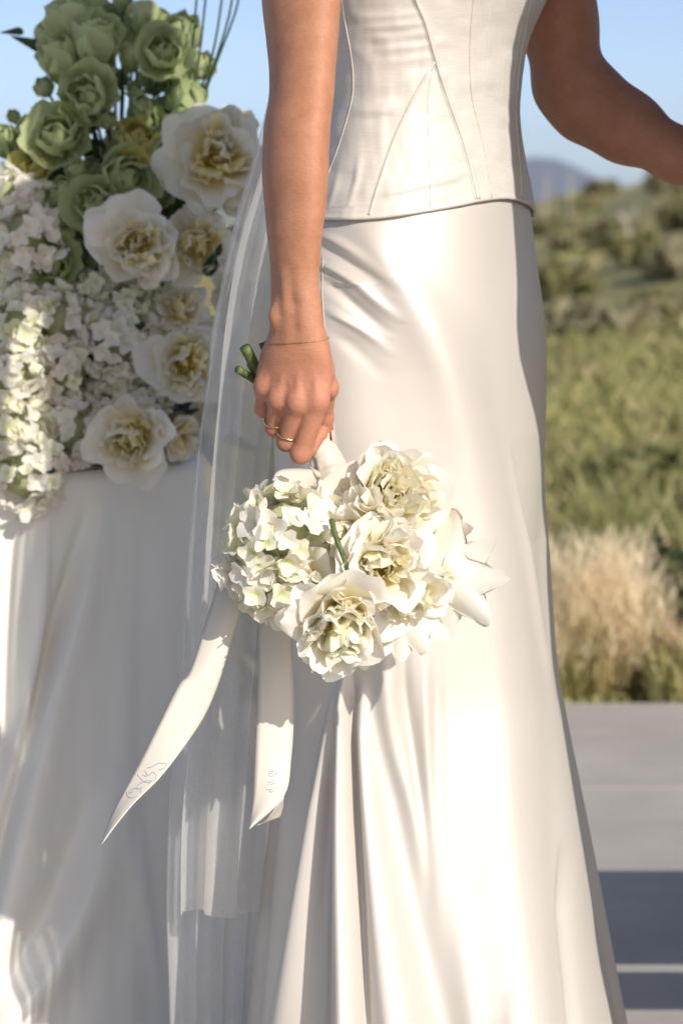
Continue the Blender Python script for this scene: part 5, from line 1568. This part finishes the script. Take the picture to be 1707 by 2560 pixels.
# bowl
bc = at(315, 1180, 2.93); nn = 44
V = [(bc.x + 1.25 * r_ * math.cos(a), bc.y + r_ * math.sin(a), 0.7545 + z) for (r_, z) in ((0.001, 0), (0.060, 0), (0.064, 0.003), (0.068, 0.02), (0.078, 0.045), (0.086, 0.062), (0.084, 0.063), (0.07, 0.04), (0.001, 0.03)) for a in np.arange(nn) * 2 * math.pi / nn]
ac = Acc(); ac.add(V, grid_quads(nn, 8, wrap=True))
obj('bowl', ac.mesh('bowl', [M['bowl']]), AR)
def Z1(x, y): return x * 0.4464, y * 0.4464
LIS = [ # column,row in the enlarged view, radius, depth, facing (right, up, towards), kind, colour
 (370, 112, 108, 3.00, (-.3, .85, .35), 'cup', 'lis'), (335, 325, 118, 2.97, (-.25, .75, .45), 'cup', 'lis'), (545, 225, 132, 2.96, (.15, .80, .50), 'cup', 'lis'),
 (540, 40, 72, 3.02, (0, .95, .3), 'cup', 'lis_d'), (690, 15, 52, 3.02, (0.1, 1, .1), 'cup', 'lis_d'), (795, 85, 78, 3.00, (.15, .95, .2), 'cup', 'lis'), (635, 90, 66, 3.05, (0, .8, .5), 'cup', 'lis_d'),
 (740, 315, 66, 2.98, (0, .9, .4), 'cup', 'lis'), (912, 312, 118, 2.94, (.1, .25, .95), 'rose', 'lis'), (1022, 190, 128, 3.00, (.25, .7, .6), 'bud', 'lis_d'), (1140, 365, 80, 2.99, (.5, .6, .5), 'bud', 'lis'),
 (505, 545, 135, 2.93, (-.05, .12, 1), 'rose', 'lis'), (600, 392, 52, 2.96, (.1, .8, .5), 'bud', 'lis'), (755, 510, 55, 2.96, (.1, .5, .8), 'bud', 'lis'), (790, 592, 70, 2.93, (.1, .1, 1), 'bud', 'lis'),
 (602, 668, 66, 2.92, (.05, .1, 1), 'bud', 'lis'), (330, 780, 142, 2.92, (-.1, .25, .95), 'rose', 'lis'), (162, 708, 72, 2.95, (-.2, .5, .8), 'bud', 'lis'), (232, 630, 52, 2.97, (0, .9, .3), 'bud', 'lis'),
 (80, 650, 42, 2.98, (-.2, .6, .7), 'bud', 'lis_d'), (352, 618, 46, 2.98, (0, .9, .4), 'bud', 'lis'), (25, 785, 80, 2.96, (-.3, .8, .4), 'cup', 'lis_d'), (160, 850, 76, 2.95, (-.2, .5, .8), 'rose', 'lis'),
 (770, 805, 122, 2.91, (.1, .45, .85), 'cup', 'lis_y'), (700, 1000, 140, 2.90, (.45, .1, .85), 'rose', 'lis'), (548, 1150, 122, 2.87, (-.1, .15, 1), 'rose', 'lis'), (420, 935, 68, 2.90, (-.1, .2, 1), 'bud', 'lis'),
 (350, 1092, 104, 2.89, (-.1, .2, 1), 'bud', 'lis'), (520, 930, 60, 2.93, (0, .3, .9), 'bud', 'lis_d'), (372, 1302, 64, 2.87, (0, .2, 1), 'bud', 'lis'), (300, 1480, 122, 2.87, (0, 0, 1), 'rose', 'lis'), (430, 1420, 110, 2.90, (.1, .1, 1), 'rose', 'lis_d'),
 (1040, 560, 112, 2.97, (.25, -.85, .35), 'cup', 'lis_d'), (215, 940, 95, 2.92, (-.2, .4, .85), 'rose', 'lis_y'), (1120, 520, 60, 2.98, (.3, .5, .6), 'bud', 'lis'),
 (450, 420, 80, 3.01, (-.1, .6, .7), 'rose', 'lis'), (640, 470, 60, 3.02, (0, .6, .7), 'rose', 'lis_d'), (880, 470, 70, 3.00, (.2, .4, .8), 'rose', 'lis_d'), (470, 690, 75, 2.97, (0, .3, .9), 'rose', 'lis_d'),
 (820, 700, 80, 2.97, (.1, .3, .9), 'rose', 'lis_d'), (250, 480, 60, 3.0, (-.3, .6, .6), 'bud', 'lis'), (680, 860, 75, 2.95, (0, .3, .9), 'rose', 'lis'), (960, 640, 80, 2.98, (.2, .3, .9), 'rose', 'lis_d'), (300, 200, 90, 3.03, (-.4, .7, .4), 'cup', 'lis'), (700, 190, 80, 3.03, (.1, .8, .4), 'cup', 'lis'), (870, 140, 80, 3.02, (.2, .8, .4), 'cup', 'lis_d'),
 (985, 430, 60, 2.97, (0.3, .2, .9), 'rose', 'lis'), (1180, 1080, 70, 2.93, (.1, .1, .9), 'rose', 'lis_d'), (890, 1080, 70, 2.93, (.1, .1, .9), 'rose', 'lis_d'),
]
root_pt = at(318, 900, 3.0)
for k, (x, y, r, Yd, f, kind, mk) in enumerate(LIS):
    X_, Y_ = Z1(x, y); p = at(X_, Y_, Yd); rm = r * 0.4464 * Yd / FPX
    lisianthus(AR, p, cam_dir(*f), rm * {'rose': 2.1, 'bud': 1.8, 'cup': 1.85}[kind], 200 + k, mk, kind)
    if Y_ < 480:
        q = at(300 + (X_ - 300) * 0.35, 430 + 0.1 * Y_, 2.985)
        bk_ = p - Vector(cam_dir(*f)).normalized() * rm * 0.7
        stem(AR, [root_pt, q, bk_.lerp(q, 0.35) + Vector((0, 0.004, 0)), bk_], 0.0021, 'stem_d', 12)
# peonies
PEO = [(545, 402, 112, 2.90, (.05, .30, .95), 7, 9, 9, 6), (344, 612, 112, 2.84, (.05, .12, 1), 8, 9, 10, 4), (495, 612, 88, 2.88, (-.1, .05, 1), 6, 7, 10, 10), (612, 615, 66, 2.92, (.3, .1, .9), 6, 7, 7, 2),
       (464, 912, 104, 2.83, (.10, .02, 1), 8, 9, 10, 4), (330, 1095, 102, 2.77, (.05, -.05, 1), 8, 7, 8, 16), (448, 778, 60, 2.88, (.1, .5, .8), 6, 8, 8, 2), (440, 1090, 62, 2.84, (.5, -.25, .8), 6, 5, 4, 0), (585, 330, 60, 2.95, (.4, .6, .5), 6, 5, 4, 0),
       (600, 480, 64, 2.93, (.35, .2, .9), 6, 7, 7, 4), (585, 735, 66, 2.93, (.3, .1, .9), 6, 8, 8, 4), (545, 850, 60, 2.90, (.35, 0, .9), 6, 7, 6, 0), (540, 1010, 66, 2.89, (.35, -.15, .9), 6, 7, 6, 4), (500, 1085, 54, 2.90, (.4, -.4, .8), 6, 5, 4, 0)]
for k, (x, y, r, Yd, f, a, b, c_, d_) in enumerate(PEO):
    peony(AR, at(x, y, Yd), cam_dir(*f), r * Yd / FPX * random.Random(k).uniform(1.22, 1.46), 300 + k, 'peony', a, b, c_, d_, random.Random(k + 50).uniform(0.0, 0.8), heart='peony_in')
# cream roses at the left
lisianthus(AR, at(45, 716, 2.85), cam_dir(-.1, .2, 1), 60 * 2.85 / FPX, 401, 'hydr_g', 'rose')
lisianthus(AR, at(22, 770, 2.84), cam_dir(-.3, .1, 1), 50 * 2.84 / FPX, 402, 'hydr_g', 'rose')
# hydrangea heads: column, row, radius px, depth, petals
HYD = [(62, 594, 84, 2.84, 'hydr', 24), (20, 500, 72, 2.88, 'hydr', 16), (104, 515, 56, 2.90, 'hydr_g', 14), (52, 818, 90, 2.83, 'hydr_g', 24), (152, 806, 78, 2.83, 'hydr', 26), (288, 852, 90, 2.84, 'hydr', 30), (308, 770, 66, 2.86, 'hydr_g', 18),
       (164, 935, 84, 2.82, 'hydr', 28), (30, 965, 96, 2.79, 'hydr', 26), (286, 968, 56, 2.85, 'hydr_g', 16), (180, 1078, 90, 2.81, 'hydr', 30), (66, 1188, 92, 2.73, 'hydr', 34), (20, 1080, 88, 2.76, 'hydr_g', 22), (110, 1060, 60, 2.80, 'hydr_g', 16), (400, 960, 50, 2.88, 'hydr', 10), (240, 1130, 56, 2.85, 'hydr', 14), (372, 985, 62, 2.86, 'hydr', 18), (380, 745, 60, 2.90, 'hydr_g', 16), (230, 745, 62, 2.87, 'hydr', 18), (250, 1020, 62, 2.84, 'hydr', 18), (400, 850, 56, 2.89, 'hydr', 14)]
for k, (x, y, r, Yd, mk, nf) in enumerate(HYD):
    hydrangea(AR, at(x, y, Yd + 0.006), r * Yd / FPX, 500 + k, mk, nf, 0.0285 if r > 70 else 0.024, mat2='hydr' if mk == 'hydr_g' else 'hydr_g')
# leaves and dark foliage between the heads
rr = random.Random(12)
for k in range(64):
    x = rr.gauss(300, 120); y = rr.uniform(330, 1120); 
    if x > 560 or x < 0: continue
    leaf(AR, at(x, y, rr.uniform(2.93, 3.02)), cam_dir(rr.uniform(-.6, .6), rr.uniform(-.2, .7), 1), (rr.uniform(-1, 1), rr.uniform(-.3, .3), rr.uniform(-.6, 1)), rr.uniform(.05, .085), seed=k)
for (x, y, Yd, L, dx, dz) in [(235, 905, 2.83, .045, -.3, 1), (365, 850, 2.83, .05, -.5, 1), (385, 1010, 2.85, .05, .2, -1), (490, 1080, 2.84, .05, .6, -.8), (515, 690, 2.85, .05, .4, .8), (110, 125, 2.98, .045, -1, .4), (60, 80, 2.99, .03, -1, -.1), (470, 470, 2.92, .05, 1, .5), (500, 1100, 2.85, .04, .5, -1)]:
    leaf(AR, at(x, y, Yd), cam_dir(0.2, 0.3, 1), (dx, 0, dz), L, seed=int(x))
# tall steel-grass blades leaning out to the right
for (x0, x1, y1, bend) in [(474, 520, -60, 0), (480, 560, -80, 8), (486, 585, -90, 4), (492, 600, -60, -2), (470, 498, -40, -4)]:
    stem(AR, [at(455, 420, 2.99), at(x0 - 4, 300, 2.975), at((x0 + x1) / 2 + bend, 150, 2.965), at(x1 - 8, 20, 2.96), at(x1, y1, 2.955)], 0.0016, 'stem_d', 14, 'grass_blade')
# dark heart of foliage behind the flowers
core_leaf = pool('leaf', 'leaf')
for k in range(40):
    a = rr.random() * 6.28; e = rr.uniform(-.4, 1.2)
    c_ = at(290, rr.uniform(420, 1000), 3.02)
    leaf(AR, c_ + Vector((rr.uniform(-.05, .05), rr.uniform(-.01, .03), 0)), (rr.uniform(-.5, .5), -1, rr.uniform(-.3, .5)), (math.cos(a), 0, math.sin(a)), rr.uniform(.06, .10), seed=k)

# ------------------------------------------------------------------ added out of frame at right: groom and bench to shade her and patio
M['suit'] = mat_plain('navy_suit', (0.022, 0.026, 0.04), 0.8, 0.15, 300)
M['shirt'] = mat_plain('white_shirt', (0.75, 0.75, 0.73), 0.7, 0.03, 50)
GX_, GY_ = 0.535, 2.22
GM = empty('person', (GX_, GY_, 0), 'man in a dark navy suit added out of frame to shade the bride', 'person')
gl_ = Vector((0.45, 0.893, 0)).normalized(); gf = Vector((-0.893, 0.45, 0)).normalized()     # his side and front
def gp(l, f, z): return Vector((GX_, GY_, 0)) + gl_ * l + gf * f + Vector((0, 0, z))
def suit(P):
    d = None
    def add(c, k=0.03):
        nonlocal d
        d = c if d is None else smin(d, c, k)
    for s in (-1, 1):
        add(rcone(P, gp(s * 0.075, 0, 0.95), gp(s * 0.09, 0.01, 1.42), 0.105, 0.115), 0.05)
        add(rcone(P, gp(s * 0.10, 0, 1.46), gp(s * 0.185, 0, 1.46), 0.075, 0.070), 0.04)
        add(rcone(P, gp(s * 0.095, 0, 0.90), gp(s * 0.10, 0.01, 0.50), 0.092, 0.070), 0.03)
        add(rcone(P, gp(s * 0.10, 0.01, 0.50), gp(s * 0.10, -0.01, 0.05), 0.070, 0.055), 0.03)
    add(rcone(P, gp(-0.205, 0, 1.46), gp(-0.235, -0.01, 1.18), 0.062, 0.052)); add(rcone(P, gp(-0.235, -0.01, 1.18), gp(-0.205, -0.13, 1.02), 0.050, 0.037))
    add(rcone(P, gp(0.205, 0, 1.46), gp(0.240, -0.01, 1.18), 0.062, 0.052)); add(rcone(P, gp(0.240, -0.01, 1.18), gp(0.238, 0.03, 0.93), 0.050, 0.037))
    return d
Vg, Qg = mesh_field(suit, gp(0, 0, 0) - Vector((0.36, 0.42, 0)), gp(0, 0, 1.60) + Vector((0.36, 0.42, 0)), 0.014)
obj('suit', build_mesh('suit', relax(Vg, Qg, 2), Qg, mats=[M['suit']]), GM)
def man(P):
    d = rcone(P, gp(0, 0, 1.48), gp(0, 0.015, 1.60), 0.060, 0.056)
    d = smin(d, ellipsoid(P, gp(0, 0.02, 1.735), (0.085, 0.092, 0.112)), 0.02)
    d = smin(d, ellipsoid(P, gp(0, 0.060, 1.675), (0.058, 0.058, 0.062)), 0.03)
    d = smin(d, rcone(P, gp(0, 0.108, 1.735), gp(0, 0.128, 1.70), 0.010, 0.015), 0.012)
    for s in (-1, 1):
        d = smin(d, ellipsoid(P, gp(s * 0.088, 0.0, 1.72), (0.014, 0.014, 0.032)), 0.006)
    return d
def man_hand(s):
    w_ = gp(-0.205, -0.13, 1.02) if s < 0 else gp(0.238, 0.03, 0.93)
    v_ = ((gf * 0.12 if s > 0 else gl_ * 0.5 - gf * 0.4) + Vector((0, 0, -1 if s > 0 else -0.4))).normalized()
    h0 = w_ + v_ * 0.085; sd = gf
    def f(P):
        d = rcone(P, w_, h0, 0.027, 0.030)
        for k, L in enumerate((0.055, 0.068, 0.072, 0.062)):
            a_ = h0 + sd * (-0.027 + 0.018 * k); b_ = a_ + v_ * (L * 0.6); e_ = b_ + v_ * (L * 0.4) + gl_ * (-0.012 * s)
            d = smin(d, rcone(P, a_, b_, 0.0108, 0.0095), 0.006); d = smin(d, rcone(P, b_, e_, 0.0095, 0.008), 0.004)
        t0 = w_ + v_ * 0.03 + sd * 0.028
        return smin(d, rcone(P, t0, t0 + v_ * 0.05 + sd * 0.022, 0.013, 0.010), 0.008)
    return f, w_ + v_ * 0.07
Vg, Qg = mesh_field(man, gp(0, 0, 1.62) - Vector((0.2, 0.2, 0.2)), gp(0, 0, 1.62) + Vector((0.2, 0.2, 0.26)), 0.0065)
obj('body', build_mesh('groom_body', relax(Vg, Qg, 1), Qg, mats=[M['skin']]), GM)
for s_ in (-1, 1):
    f_, c_ = man_hand(s_)
    Vg, Qg = mesh_field(f_, c_ - Vector((0.17, 0.17, 0.12)), c_ + Vector((0.17, 0.17, 0.12)), 0.004)
    obj('hand', build_mesh('groom_hand', relax(Vg, Qg, 1), Qg, mats=[M['skin']]), GM)
def mhair(P):
    d = ellipsoid(P, gp(0, 0.0, 1.765), (0.096, 0.100, 0.100))
    f_ = (P[..., 0] - GX_) * gf.x + (P[..., 1] - GY_) * gf.y
    return np.maximum(np.maximum(d, f_ - 0.075), 1.70 - P[..., 2] + 0.9 * f_)
Vg, Qg = mesh_field(mhair, gp(0, 0, 1.6) - Vector((0.16, 0.16, 0)), gp(0, 0, 1.9) + Vector((0.16, 0.16, 0)), 0.008)
obj('hair', build_mesh('groom_hair', relax(Vg, Qg, 2), Qg, mats=[M['hair']]), GM)
for s in (-1, 1):
    ac = Acc(); q = [gp(s * 0.10, -0.07, 0.035), gp(s * 0.10, 0.0, 0.045), gp(s * 0.105, 0.09, 0.036), gp(s * 0.108, 0.17, 0.022)]
    ac.tube(spline(q, 12), np.interp(np.linspace(0, 1, 13), [0, .3, .7, 1], [0.032, 0.042, 0.036, 0.018]), 10)
    obj('shoe', ac.mesh('shoe', [mat_plain('black_leather', (0.012, 0.011, 0.010), 0.25)]), GM)

bench = empty('bench', (1.46, 2.82, 0), 'unseen low wooden slatted bench added to cast shadow bands on the patio', 'bench')  # added outside the view; its slats and gap cast the paving's shadow bands
M['oak'] = mat_plain('oak', (0.30, 0.20, 0.11), 0.55, 0.3, 14)
for (y, wd) in [(2.565, 0.11), (2.772, 0.1425), (2.915, 0.1425), (3.058, 0.1425)]:
    ac = Acc(); ac.box((1.46, y, 0.44), (1.40, wd, 0.035)); obj('slat', ac.mesh('slat', [M['oak']], smooth=False), bench)
for x in (0.86, 2.06):
    for y in (2.58, 3.058):
        ac = Acc(); ac.box((x, y, 0.2095), (0.06, 0.06, 0.419)); obj('leg', ac.mesh('bench_leg', [M['oak']], smooth=False), bench)
